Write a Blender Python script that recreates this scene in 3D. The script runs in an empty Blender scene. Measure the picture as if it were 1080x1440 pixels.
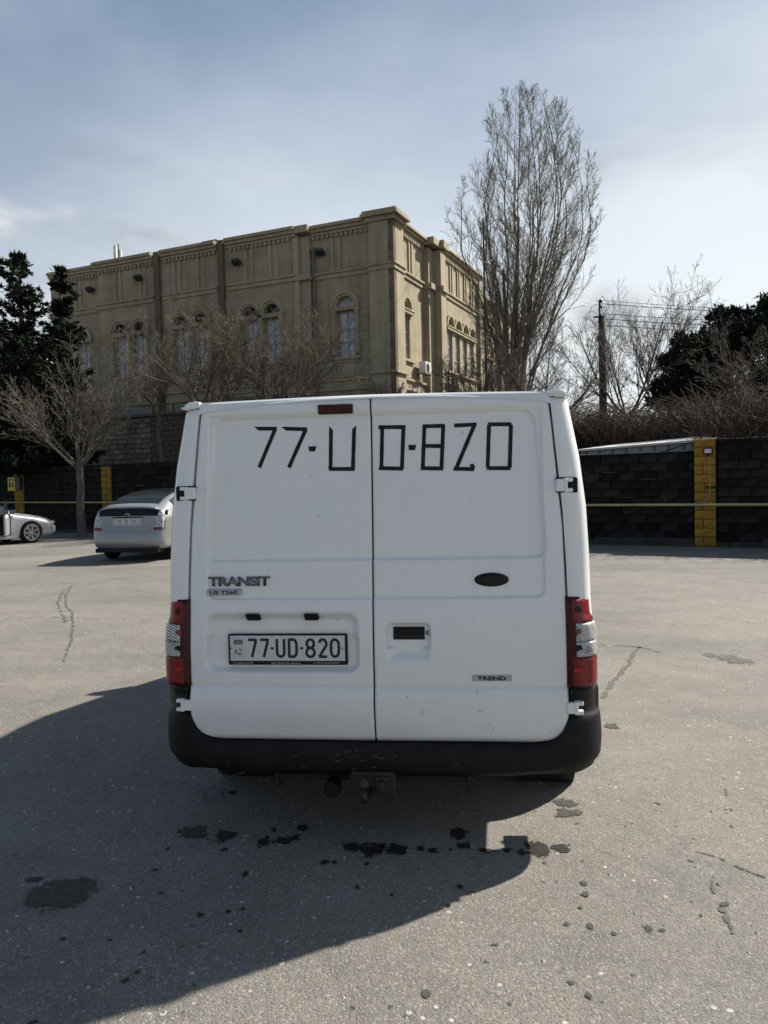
import bpy, bmesh, math, random
import numpy as np
from mathutils import Vector, Matrix, noise
random.seed(7)
R = math.radians
S = bpy.context.scene
COL = S.collection

# ------------------------------------------------------------------ camera
EYE = 1.6; PITCH = .038; ROLL = .0234; F = 1082.0
cam = bpy.data.cameras.new('camera'); camo = bpy.data.objects.new('camera', cam); COL.objects.link(camo)
cam.sensor_fit = 'VERTICAL'; cam.sensor_height = 36; cam.lens = F / 1440 * 36
cam.clip_start = .05; cam.clip_end = 3000
camo.matrix_world = Matrix.Translation((0, 0, EYE)) @ Matrix.Rotation(R(90) - PITCH, 4, 'X') @ Matrix.Rotation(-ROLL, 4, 'Z')
S.camera = camo

# ------------------------------------------------------------------ light
SUN_AZ = math.atan2(.97, .63)      # clockwise from +Y
SUN_EL = R(40.8)
sund = bpy.data.lights.new('sun', 'SUN'); sun = bpy.data.objects.new('sun', sund); COL.objects.link(sun)
sund.energy = 4.9; sund.angle = R(0.9); sund.color = (1, .94, .84)
sv = Vector((math.sin(SUN_AZ) * math.cos(SUN_EL), math.cos(SUN_AZ) * math.cos(SUN_EL), math.sin(SUN_EL)))
sun.rotation_euler = sv.to_track_quat('Z', 'Y').to_euler(); sun.location = (20, 12, 30)

W = bpy.data.worlds.new('World'); S.world = W; W.use_nodes = True
nt = W.node_tree; nt.nodes.clear()
def N(t, ty, **k):
    n = t.nodes.new(ty)
    for a, b in k.items():
        if a.startswith('_'): n.inputs[a[1:].replace('_', ' ')].default_value = b
        else: setattr(n, a, b)
    return n
out = N(nt, 'ShaderNodeOutputWorld'); bg = N(nt, 'ShaderNodeBackground'); bg.inputs[1].default_value = .084
sky = N(nt, 'ShaderNodeTexSky', sky_type='NISHITA', sun_disc=False, sun_elevation=SUN_EL, sun_rotation=SUN_AZ)
sky.dust_density = 2.0; sky.air_density = 1.0
tc = N(nt, 'ShaderNodeTexCoord')
sep = N(nt, 'ShaderNodeSeparateXYZ'); nt.links.new(tc.outputs['Generated'], sep.inputs[0])
# thin veil of high cloud: whiter towards the horizon, blue-grey above
veil = N(nt, 'ShaderNodeValToRGB'); cr = veil.color_ramp
cr.elements[0].position = 0; cr.elements[0].color = (.68, .71, .73, 1)
cr.elements[1].position = .80; cr.elements[1].color = (.115, .158, .235, 1)
for p, c in ((.18, (.59, .64, .67, 1)), (.32, (.38, .44, .51, 1)), (.50, (.175, .235, .335, 1))):
    e = cr.elements.new(p); e.color = c
# wide soft unevenness of the veil
mp = N(nt, 'ShaderNodeMapping'); mp.inputs['Scale'].default_value = (1, 1, 2.2); nt.links.new(tc.outputs['Generated'], mp.inputs[0])
n1 = N(nt, 'ShaderNodeTexNoise', _Scale=1.7, _Detail=5.0, _Roughness=.5, _Distortion=.3); nt.links.new(mp.outputs[0], n1.inputs['Vector'])
zz = N(nt, 'ShaderNodeMath', operation='MULTIPLY_ADD'); nt.links.new(n1.outputs[0], zz.inputs[0]); zz.inputs[1].default_value = -.42; nt.links.new(sep.outputs[2], zz.inputs[2])
# the sun's side is brighter
dot = N(nt, 'ShaderNodeVectorMath', operation='DOT_PRODUCT'); nt.links.new(tc.outputs['Generated'], dot.inputs[0]); dot.inputs[1].default_value = sv
z2 = N(nt, 'ShaderNodeMath', operation='MULTIPLY_ADD'); nt.links.new(dot.outputs['Value'], z2.inputs[0]); z2.inputs[1].default_value = -.26; nt.links.new(zz.outputs[0], z2.inputs[2])
z3 = N(nt, 'ShaderNodeMath', operation='ADD'); nt.links.new(z2.outputs[0], z3.inputs[0]); z3.inputs[1].default_value = .335
nt.links.new(z3.outputs[0], veil.inputs[0])
sc_ = N(nt, 'ShaderNodeVectorMath', operation='SCALE'); nt.links.new(veil.outputs[0], sc_.inputs[0])
br_ = N(nt, 'ShaderNodeMapRange'); br_.inputs[1].default_value = -.6; br_.inputs[2].default_value = .6; br_.inputs[3].default_value = 7.0; br_.inputs[4].default_value = 9.4
nt.links.new(dot.outputs['Value'], br_.inputs[0]); nt.links.new(br_.outputs[0], sc_.inputs['Scale'])
# low broken cloud banks
mp2 = N(nt, 'ShaderNodeMapping'); mp2.inputs['Scale'].default_value = (1, 1, 2.6); mp2.inputs['Location'].default_value = (.35, .1, .1); nt.links.new(tc.outputs['Generated'], mp2.inputs[0])
n2 = N(nt, 'ShaderNodeTexNoise', _Scale=3.1, _Detail=9.0, _Roughness=.56, _Distortion=.25); nt.links.new(mp2.outputs[0], n2.inputs['Vector'])
r2 = N(nt, 'ShaderNodeMapRange', interpolation_type='SMOOTHSTEP'); nt.links.new(n2.outputs[0], r2.inputs[0])
r2.inputs[1].default_value = .45; r2.inputs[2].default_value = .66
r3 = N(nt, 'ShaderNodeMapRange', interpolation_type='SMOOTHSTEP'); nt.links.new(sep.outputs[2], r3.inputs[0])
r3.inputs[1].default_value = .42; r3.inputs[2].default_value = .28
mm = N(nt, 'ShaderNodeMath', operation='MULTIPLY'); nt.links.new(r2.outputs[0], mm.inputs[0]); nt.links.new(r3.outputs[0], mm.inputs[1])
mm2 = N(nt, 'ShaderNodeMath', operation='MULTIPLY'); nt.links.new(mm.outputs[0], mm2.inputs[0]); mm2.inputs[1].default_value = .85
n3 = N(nt, 'ShaderNodeTexNoise', _Scale=11.0, _Detail=5.0); nt.links.new(mp2.outputs[0], n3.inputs['Vector'])
cc = N(nt, 'ShaderNodeValToRGB'); cc.color_ramp.elements[0].position = .35; cc.color_ramp.elements[0].color = (.36, .39, .42, 1)
cc.color_ramp.elements[1].position = .62; cc.color_ramp.elements[1].color = (.76, .78, .79, 1); nt.links.new(n3.outputs[0], cc.inputs[0])
sc2 = N(nt, 'ShaderNodeVectorMath', operation='SCALE'); nt.links.new(cc.outputs[0], sc2.inputs[0]); sc2.inputs['Scale'].default_value = 7.4
mx0 = N(nt, 'ShaderNodeMixRGB'); mx0.inputs[0].default_value = .88; nt.links.new(sky.outputs[0], mx0.inputs[1]); nt.links.new(sc_.outputs[0], mx0.inputs[2])
mx = N(nt, 'ShaderNodeMixRGB'); nt.links.new(mm2.outputs[0], mx.inputs[0]); nt.links.new(mx0.outputs[0], mx.inputs[1]); nt.links.new(sc2.outputs[0], mx.inputs[2])
nt.links.new(mx.outputs[0], bg.inputs[0]); nt.links.new(bg.outputs[0], out.inputs[0])

vs = S.view_settings; vs.view_transform = 'Standard'; vs.look = 'None'; vs.gamma = 1; vs.exposure = .80; vs.use_curve_mapping = False
S.cycles.max_bounces = 6

# ------------------------------------------------------------------ pixel ray -> world point, used to lay out real positions
def ray(px, py):
    a = px - 540; b = 720 - py
    c, s = math.cos(ROLL), math.sin(ROLL)
    u = a * c + b * s; w = -a * s + b * c
    c, s = math.cos(PITCH), math.sin(PITCH)
    return Vector((u / F, c + w / F * s, -s + w / F * c))
def at(px, py, Y):
    r = ray(px, py); t = Y / r.y
    return Vector((r.x * t, Y, EYE + r.z * t))
def ground_at(px, py, z=0):
    r = ray(px, py); t = (z - EYE) / r.z
    return Vector((r.x * t, r.y * t, z))

# ------------------------------------------------------------------ object helpers
def tag(o, label=None, cat=None, group=None, kind=None):
    if label: o['label'] = label
    if cat: o['category'] = cat
    if group: o['group'] = group
    if kind: o['kind'] = kind
    return o
def empty(name, loc=(0, 0, 0), rz=0, label=None, cat=None, group=None, parent=None):
    o = bpy.data.objects.new(name, None); COL.objects.link(o)
    o.location = loc; o.rotation_euler = (0, 0, rz); o.empty_display_size = .2
    if parent: o.parent = parent
    return tag(o, label, cat, group)
def link_mesh(name, me, mat, parent=None, bevel=0, seg=2, smooth=False):
    if mat is not None and not me.materials: me.materials.append(mat)
    o = bpy.data.objects.new(name, me); COL.objects.link(o)
    if parent: o.parent = parent
    if bevel:
        m = o.modifiers.new('bevel', 'BEVEL'); m.width = bevel; m.segments = seg; m.limit_method = 'ANGLE'; m.angle_limit = R(35)
        m.harden_normals = False
    if smooth:
        me.polygons.foreach_set('use_smooth', [True] * len(me.polygons))
    return o
class MB:
    def __init__(s): s.v = []; s.f = []
    def add(s, vs, fs):
        b = len(s.v); s.v += [tuple(p) for p in vs]; s.f += [tuple(b + i for i in f) for f in fs]; return s
    def box(s, x0, x1, y0, y1, z0, z1):
        return s.add([(x0,y0,z0),(x1,y0,z0),(x1,y1,z0),(x0,y1,z0),(x0,y0,z1),(x1,y0,z1),(x1,y1,z1),(x0,y1,z1)],
                     [(0,3,2,1),(4,5,6,7),(0,1,5,4),(1,2,6,5),(2,3,7,6),(3,0,4,7)])
    def prism(s, poly, axis, a, b):
        # poly: 2-D outline; axis 'x','y','z' is the extrusion axis
        def P(p, d):
            return {'x': (d, p[0], p[1]), 'y': (p[0], d, p[1]), 'z': (p[0], p[1], d)}[axis]
        n = len(poly)
        return s.add([P(p, a) for p in poly] + [P(p, b) for p in poly],
                     [tuple(range(n - 1, -1, -1)), tuple(range(n, 2 * n))] + [(i, (i + 1) % n, n + (i + 1) % n, n + i) for i in range(n)])
    def tube(s, pts, rad, n=6, cap=True):
        pts = [Vector(p) for p in pts]; vs = []; fs = []
        if not isinstance(rad, (list, tuple)): rad = [rad] * len(pts)
        up = Vector((.31, .17, .93))
        for i, p in enumerate(pts):
            d = (pts[min(i + 1, len(pts) - 1)] - pts[max(i - 1, 0)]).normalized()
            a = d.cross(up)
            if a.length < .05: a = d.cross(Vector((1, 0, 0)))
            a.normalize(); b = d.cross(a)
            for k in range(n):
                t = 2 * math.pi * k / n
                vs.append(p + (a * math.cos(t) + b * math.sin(t)) * rad[i])
        for i in range(len(pts) - 1):
            for k in range(n):
                k2 = (k + 1) % n
                fs.append((i * n + k, i * n + k2, (i + 1) * n + k2, (i + 1) * n + k))
        if cap: fs.append(tuple(range(n))); fs.append(tuple(range(len(pts) * n - 1, (len(pts) - 1) * n - 1, -1)))
        return s.add(vs, fs)
    def lathe(s, prof, axis='z', c=(0, 0, 0), n=24):
        # prof [(radius, height)], closed ends if radius 0
        vs = []; fs = []
        for r_, h_ in prof:
            for k in range(n):
                t = 2 * math.pi * k / n; a, b = r_ * math.cos(t), r_ * math.sin(t)
                vs.append({'z': (c[0] + a, c[1] + b, c[2] + h_), 'x': (c[0] + h_, c[1] + a, c[2] + b), 'y': (c[0] + a, c[1] + h_, c[2] + b)}[axis])
        for i in range(len(prof) - 1):
            for k in range(n):
                k2 = (k + 1) % n; fs.append((i * n + k, i * n + k2, (i + 1) * n + k2, (i + 1) * n + k))
        return s.add(vs, fs)
    def grid(s, P):
        m = len(P); n = len(P[0]); b = len(s.v)
        for row in P: s.v += [tuple(p) for p in row]
        for i in range(m - 1):
            for j in range(n - 1):
                s.f.append((b + i * n + j, b + i * n + j + 1, b + (i + 1) * n + j + 1, b + (i + 1) * n + j))
        return s
    def mesh(s, name, fix=True):
        me = bpy.data.meshes.new(name); me.from_pydata(s.v, [], s.f)
        if fix and len(s.f) < 60000:
            bm = bmesh.new(); bm.from_mesh(me); bmesh.ops.remove_doubles(bm, verts=bm.verts, dist=1e-5)
            bmesh.ops.recalc_face_normals(bm, faces=bm.faces); bm.to_mesh(me); bm.free()
        me.update(); return me
    def build(s, name, mat, parent=None, bevel=0, seg=2, smooth=False, fix=True):
        return link_mesh(name, s.mesh(name, fix), mat, parent, bevel, seg, smooth)

# ------------------------------------------------------------------ materials
def mat(name, col, rough=.6, metal=0, var=0, vscale=3, bump=0, bscale=40, coat=0, spec=.5, col2=None, detail=6, emit=None):
    m = bpy.data.materials.new(name); m.use_nodes = True; t = m.node_tree; b = t.nodes['Principled BSDF']
    b.inputs['Base Color'].default_value = (*col, 1); b.inputs['Roughness'].default_value = rough; b.inputs['Metallic'].default_value = metal
    b.inputs['Coat Weight'].default_value = coat; b.inputs['Coat Roughness'].default_value = .08; b.inputs['Specular IOR Level'].default_value = spec
    co = N(t, 'ShaderNodeTexCoord')
    if var or col2:
        n = N(t, 'ShaderNodeTexNoise', _Scale=vscale, _Detail=float(detail), _Roughness=.6); t.links.new(co.outputs['Object'], n.inputs['Vector'])
        r = N(t, 'ShaderNodeMapRange'); r.inputs[1].default_value = .3; r.inputs[2].default_value = .7; t.links.new(n.outputs[0], r.inputs[0])
        x = N(t, 'ShaderNodeMixRGB'); t.links.new(r.outputs[0], x.inputs[0])
        c2 = col2 or tuple(min(1, c * (1 + var)) for c in col); c1 = col if col2 else tuple(c * (1 - var) for c in col)
        x.inputs[1].default_value = (*c1, 1); x.inputs[2].default_value = (*c2, 1); t.links.new(x.outputs[0], b.inputs['Base Color'])
    if bump:
        n = N(t, 'ShaderNodeTexNoise', _Scale=bscale, _Detail=5.0); t.links.new(co.outputs['Object'], n.inputs['Vector'])
        u = N(t, 'ShaderNodeBump'); u.inputs['Strength'].default_value = bump; u.inputs['Distance'].default_value = .01
        t.links.new(n.outputs[0], u.inputs['Height']); t.links.new(u.outputs[0], b.inputs['Normal'])
    return m
def random_tint(m, amt):
    """each object made of this material is a little lighter or darker"""
    t = m.node_tree; b = t.nodes['Principled BSDF']; i = b.inputs['Base Color']
    src = i.links[0].from_socket if i.links else None
    oi = N(t, 'ShaderNodeObjectInfo'); h = N(t, 'ShaderNodeHueSaturation')
    r = N(t, 'ShaderNodeMapRange'); r.inputs[3].default_value = 1 - amt; r.inputs[4].default_value = 1 + amt
    t.links.new(oi.outputs['Random'], r.inputs[0]); t.links.new(r.outputs[0], h.inputs['Value'])
    if src: t.links.new(src, h.inputs['Color'])
    else: h.inputs['Color'].default_value = i.default_value
    t.links.new(h.outputs[0], i)
    return m

M = {}
# van paint: white, a little dusty
def paint(name, col, dirt=(.42, .40, .36), amt=.10, rough=.33, metal=0):
    m = bpy.data.materials.new(name); m.use_nodes = True; t = m.node_tree; b = t.nodes['Principled BSDF']
    co = N(t, 'ShaderNodeTexCoord')
    n = N(t, 'ShaderNodeTexNoise', _Scale=2.2, _Detail=7.0, _Roughness=.6); t.links.new(co.outputs['Object'], n.inputs['Vector'])
    mpx = N(t, 'ShaderNodeMapping'); mpx.inputs['Scale'].default_value = (26, 26, 1.1); t.links.new(co.outputs['Object'], mpx.inputs[0])
    k = N(t, 'ShaderNodeTexNoise', _Scale=1.0, _Detail=4.0); t.links.new(mpx.outputs[0], k.inputs['Vector'])
    a = N(t, 'ShaderNodeMath', operation='MULTIPLY'); t.links.new(n.outputs[0], a.inputs[0]); t.links.new(k.outputs[0], a.inputs[1])
    r = N(t, 'ShaderNodeMapRange'); r.inputs[1].default_value = .22; r.inputs[2].default_value = .5; r.inputs[4].default_value = amt * 1.4
    t.links.new(a.outputs[0], r.inputs[0])
    # grime builds up low down
    sp = N(t, 'ShaderNodeSeparateXYZ'); t.links.new(co.outputs['Object'], sp.inputs[0])
    g = N(t, 'ShaderNodeMapRange'); g.inputs[1].default_value = .95; g.inputs[2].default_value = .4; g.inputs[4].default_value = amt
    t.links.new(sp.outputs[2], g.inputs[0])
    ad = N(t, 'ShaderNodeMath', operation='ADD', use_clamp=True); t.links.new(r.outputs[0], ad.inputs[0]); t.links.new(g.outputs[0], ad.inputs[1])
    # small chips and specks
    v = N(t, 'ShaderNodeTexVoronoi', _Scale=9.0); t.links.new(co.outputs['Object'], v.inputs['Vector'])
    vr = N(t, 'ShaderNodeMapRange'); vr.inputs[1].default_value = .035; vr.inputs[2].default_value = .02; t.links.new(v.outputs[0], vr.inputs[0])
    x = N(t, 'ShaderNodeMixRGB'); t.links.new(ad.outputs[0], x.inputs[0]); x.inputs[1].default_value = (*col, 1); x.inputs[2].default_value = (*dirt, 1)
    x2 = N(t, 'ShaderNodeMixRGB'); t.links.new(vr.outputs[0], x2.inputs[0]); t.links.new(x.outputs[0], x2.inputs[1]); x2.inputs[2].default_value = (.12, .10, .09, 1)
    t.links.new(x2.outputs[0], b.inputs['Base Color'])
    rr = N(t, 'ShaderNodeMapRange'); rr.inputs[3].default_value = rough; rr.inputs[4].default_value = rough + .3; t.links.new(ad.outputs[0], rr.inputs[0])
    t.links.new(rr.outputs[0], b.inputs['Roughness'])
    b.inputs['Metallic'].default_value = metal; b.inputs['Coat Weight'].default_value = .5; b.inputs['Coat Roughness'].default_value = .12
    # slight waviness of sheet metal
    w = N(t, 'ShaderNodeTexNoise', _Scale=2.5, _Detail=1.0); t.links.new(co.outputs['Object'], w.inputs['Vector'])
    u = N(t, 'ShaderNodeBump'); u.inputs['Strength'].default_value = .22; u.inputs['Distance'].default_value = .05
    t.links.new(w.outputs[0], u.inputs['Height']); t.links.new(u.outputs[0], b.inputs['Normal'])
    return m
M['white'] = paint('white_paint', (.81, .82, .815), amt=.065)
M['silver'] = paint('silver_paint', (.31, .32, .33), dirt=(.36, .34, .31), amt=.10, metal=.45, rough=.3)
M['silver_light'] = paint('pale_silver_paint', (.42, .43, .44), dirt=(.4, .38, .35), amt=.08, metal=.3, rough=.3)
M['plastic'] = mat('black_plastic', (.005, .0055, .006), .45, spec=.25, var=.35, vscale=6, bump=.25, bscale=260)
M['bumper'] = mat('worn_bumper_plastic', (.004, .0045, .005), .5, spec=.22, col2=(.010, .0105, .011), vscale=7, bump=.3, bscale=320, detail=9)
M['dark'] = mat('underbody_black', (.012, .012, .012), .8, var=.4, vscale=8)
M['seal'] = mat('rubber_seal', (.008, .008, .009), .7)
M['tape'] = mat('black_tape', (.005, .006, .009), .45, spec=.3, bump=.15, bscale=60)
M['rubber'] = mat('tyre_rubber', (.014, .014, .014), .85, spec=.2, var=.4, vscale=14, bump=.3, bscale=90)
M['steel'] = mat('worn_steel', (.045, .042, .04), .5, metal=.7, var=.5, vscale=20)
M['chrome'] = mat('chrome', (.62, .63, .65), .18, metal=1)
M['badge'] = mat('badge_metal', (.16, .165, .175), .3, metal=.8, var=.25, vscale=80)
M['badge_pad'] = mat('badge_plate', (.40, .42, .44), .35, metal=.6)
M['alloy'] = mat('alloy_wheel', (.62, .62, .62), .3, metal=.7, var=.1)
M['glass'] = mat('dark_window_glass', (.02, .025, .028), .06, spec=.8)
M['glass_roof'] = mat('sloping_window_glass', (.008, .010, .011), .2, spec=.12)
M['blackgloss'] = mat('black_gloss', (.005, .005, .006), .3, spec=.3)
M['red_black'] = mat('dark_red_lens', (.045, .004, .006), .25, spec=.3)
M['plate'] = mat('plate_white', (.60, .61, .60), .45, var=.05, vscale=20)
M['plate_black'] = mat('plate_characters', (.01, .01, .012), .5)
M['flag_blue'] = mat('flag_blue', (.02, .20, .42), .5); M['flag_red'] = mat('flag_red', (.5, .03, .04), .5); M['flag_green'] = mat('flag_green', (.06, .28, .12), .5)
M['frame_print'] = mat('frame_print', (.42, .43, .44), .5)
def lens(name, c1, c2, sc=60, rough=.22, bands='DIAGONAL'):
    m = bpy.data.materials.new(name); m.use_nodes = True; t = m.node_tree; b = t.nodes['Principled BSDF']
    co = N(t, 'ShaderNodeTexCoord')
    w = N(t, 'ShaderNodeTexWave', _Scale=float(sc), _Distortion=2.5); w.bands_direction = bands; t.links.new(co.outputs['Object'], w.inputs['Vector'])
    w2 = N(t, 'ShaderNodeTexNoise', _Scale=26.0, _Detail=2.0); t.links.new(co.outputs['Object'], w2.inputs['Vector'])
    a = N(t, 'ShaderNodeMath', operation='MULTIPLY'); t.links.new(w.outputs[1], a.inputs[0]); t.links.new(w2.outputs[0], a.inputs[1])
    r = N(t, 'ShaderNodeMapRange'); r.inputs[1].default_value = .12; r.inputs[2].default_value = .42; t.links.new(a.outputs[0], r.inputs[0])
    x = N(t, 'ShaderNodeMixRGB'); t.links.new(r.outputs[0], x.inputs[0]); x.inputs[1].default_value = (*c1, 1); x.inputs[2].default_value = (*c2, 1)
    t.links.new(x.outputs[0], b.inputs['Base Color']); b.inputs['Roughness'].default_value = rough; b.inputs['Coat Weight'].default_value = .35; b.inputs['Coat Roughness'].default_value = .03; b.inputs['Specular IOR Level'].default_value = .3
    u = N(t, 'ShaderNodeBump'); u.inputs['Strength'].default_value = .5; u.inputs['Distance'].default_value = .003; t.links.new(w.outputs[1], u.inputs['Height']); t.links.new(u.outputs[0], b.inputs['Normal'])
    return m
M['lens_red'] = lens('red_lens', (.15, .002, .004), (.29, .005, .009), 130)
M['lens_red_bright'] = lens('bright_red_lens', (.30, .01, .015), (.5, .02, .02), 50)
M['lens_clear'] = lens('clear_lens', (.08, .08, .08), (.80, .80, .80), 44)
M['lens_clear_b'] = lens('ribbed_clear_lens', (.09, .09, .09), (.80, .80, .80), 52, bands='Z')
M['lens_amber'] = lens('amber_bulb', (.05, .03, .03), (.35, .10, .04), 40)

# stone and walls
def stone_mat(name, c1, c2, c3, course=.42, width=.85, joint=.25):
    m = bpy.data.materials.new(name); m.use_nodes = True; t = m.node_tree; b = t.nodes['Principled BSDF']
    co = N(t, 'ShaderNodeTexCoord'); sp = N(t, 'ShaderNodeSeparateXYZ'); t.links.new(co.outputs['Object'], sp.inputs[0])
    ad = N(t, 'ShaderNodeMath', operation='ADD'); t.links.new(sp.outputs[0], ad.inputs[0]); t.links.new(sp.outputs[1], ad.inputs[1])
    cb = N(t, 'ShaderNodeCombineXYZ'); t.links.new(ad.outputs[0], cb.inputs[0]); t.links.new(sp.outputs[2], cb.inputs[1])
    br = N(t, 'ShaderNodeTexBrick'); t.links.new(cb.outputs[0], br.inputs['Vector']); br.inputs['Scale'].default_value = 1
    br.inputs['Brick Width'].default_value = width; br.inputs['Row Height'].default_value = course; br.inputs['Mortar Size'].default_value = .008; br.inputs['Mortar Smooth'].default_value = .6
    br.inputs['Color1'].default_value = (*c1, 1); br.inputs['Color2'].default_value = (*c2, 1); br.inputs['Mortar'].default_value = (*[c * (1 - joint) for c in c1], 1)
    n = N(t, 'ShaderNodeTexNoise', _Scale=.9, _Detail=8.0, _Roughness=.65); t.links.new(co.outputs['Object'], n.inputs['Vector'])
    r = N(t, 'ShaderNodeMapRange'); r.inputs[1].default_value = .38; r.inputs[2].default_value = .68; r.inputs[4].default_value = .8; t.links.new(n.outputs[0], r.inputs[0])
    x = N(t, 'ShaderNodeMixRGB'); t.links.new(r.outputs[0], x.inputs[0]); t.links.new(br.outputs[0], x.inputs[1]); x.inputs[2].default_value = (*c3, 1)
    # rain streaks
    mpx = N(t, 'ShaderNodeMapping'); mpx.inputs['Scale'].default_value = (3.2, 3.2, .22); t.links.new(co.outputs['Object'], mpx.inputs[0])
    k = N(t, 'ShaderNodeTexNoise', _Scale=1.0, _Detail=5.0); t.links.new(mpx.outputs[0], k.inputs['Vector'])
    kr = N(t, 'ShaderNodeMapRange'); kr.inputs[1].default_value = .42; kr.inputs[2].default_value = .75; kr.inputs[4].default_value = .5; t.links.new(k.outputs[0], kr.inputs[0])
    x2 = N(t, 'ShaderNodeMixRGB', blend_type='MULTIPLY'); t.links.new(kr.outputs[0], x2.inputs[0]); t.links.new(x.outputs[0], x2.inputs[1]); x2.inputs[2].default_value = (.55, .52, .5, 1)
    t.links.new(x2.outputs[0], b.inputs['Base Color']); b.inputs['Roughness'].default_value = .9
    nb = N(t, 'ShaderNodeTexNoise', _Scale=30.0, _Detail=4.0); t.links.new(co.outputs['Object'], nb.inputs['Vector'])
    u = N(t, 'ShaderNodeBump'); u.inputs['Strength'].default_value = .25; u.inputs['Distance'].default_value = .02; t.links.new(nb.outputs[0], u.inputs['Height'])
    t.links.new(u.outputs[0], b.inputs['Normal'])
    return m
M['stone'] = stone_mat('limestone', (.315, .265, .178), (.255, .212, .142), (.40, .342, .24))
M['stone_trim'] = stone_mat('limestone_trim', (.35, .297, .20), (.295, .25, .168), (.42, .36, .25), course=3, width=1.4)
M['stone_dark'] = stone_mat('stained_limestone', (.13, .11, .075), (.105, .088, .06), (.17, .142, .095), course=.9, width=3)
M['retaining'] = random_tint(mat('pale_block', (.20, .165, .115), .95, var=.3, vscale=5, bump=.6, bscale=18), .35)
M['mortar_pale'] = mat('grey_mortar', (.055, .045, .033), .95, var=.3, vscale=4)
M['black_block'] = random_tint(mat('sooty_block', (.006, .006, .007), .9, spec=.15, col2=(.026, .026, .026), vscale=3, bump=1, bscale=14), .5)
M['black_joint'] = mat('dark_joint', (.006, .006, .006), .95, var=.4, vscale=4)
M['pale_mortar'] = mat('pale_mortar', (.13, .125, .115), .9, var=.3, vscale=20)
M['yellow'] = random_tint(mat('yellow_paint_on_block', (.42, .235, .014), .8, col2=(.16, .095, .018), vscale=6, bump=.6, bscale=30), .12)
M['yellow_sign'] = mat('yellow_sign', (.60, .52, .03), .5, var=.1)
M['pipe'] = mat('cream_yellow_pipe', (.42, .36, .17), .5, var=.15, vscale=3)
M['curtain'] = mat('window_curtain', (.62, .64, .66), .35, col2=(.30, .34, .38), vscale=2.2, spec=.8)
M['frame_w'] = mat('window_bar', (.35, .34, .32), .6)
M['lamp_body'] = mat('lamp_housing', (.03, .03, .035), .5)
M['concrete'] = mat('old_concrete', (.16, .15, .13), .9, var=.3, vscale=3, bump=.4)
M['pole'] = mat('weathered_wood_pole', (.045, .04, .035), .9, var=.3, vscale=5)
M['wire'] = mat('cable', (.05, .05, .05), .7)
M['ac'] = mat('appliance_white', (.62, .62, .60), .5, var=.08)
M['shed'] = mat('weathered_white_panel', (.42, .43, .42), .6, col2=(.26, .26, .25), vscale=2)
M['bark_pale'] = mat('pale_grey_bark', (.11, .094, .078), .9, var=.35, vscale=6, bump=.5)
M['bark_pop'] = mat('poplar_bark', (.17, .145, .112), .9, var=.35, vscale=3, bump=.5)
M['bark_brown'] = mat('brown_bark', (.115, .093, .07), .9, var=.35, vscale=5, bump=.5)
M['brush'] = mat('dead_brush', (.075, .053, .036), .95, var=.4, vscale=2)
M['needle'] = mat('dark_needles', (.014, .021, .013), .9, spec=.15, var=.5, vscale=1.5)
M['needle2'] = mat('pine_needles', (.015, .022, .013), .9, spec=.15, var=.5, vscale=1.2)
M['weed'] = mat('weeds', (.05, .085, .022), .8, var=.5, vscale=3)
M['soil'] = mat('soil', (.045, .038, .028), .95, var=.4, vscale=.8, bump=.6, bscale=3)

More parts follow.
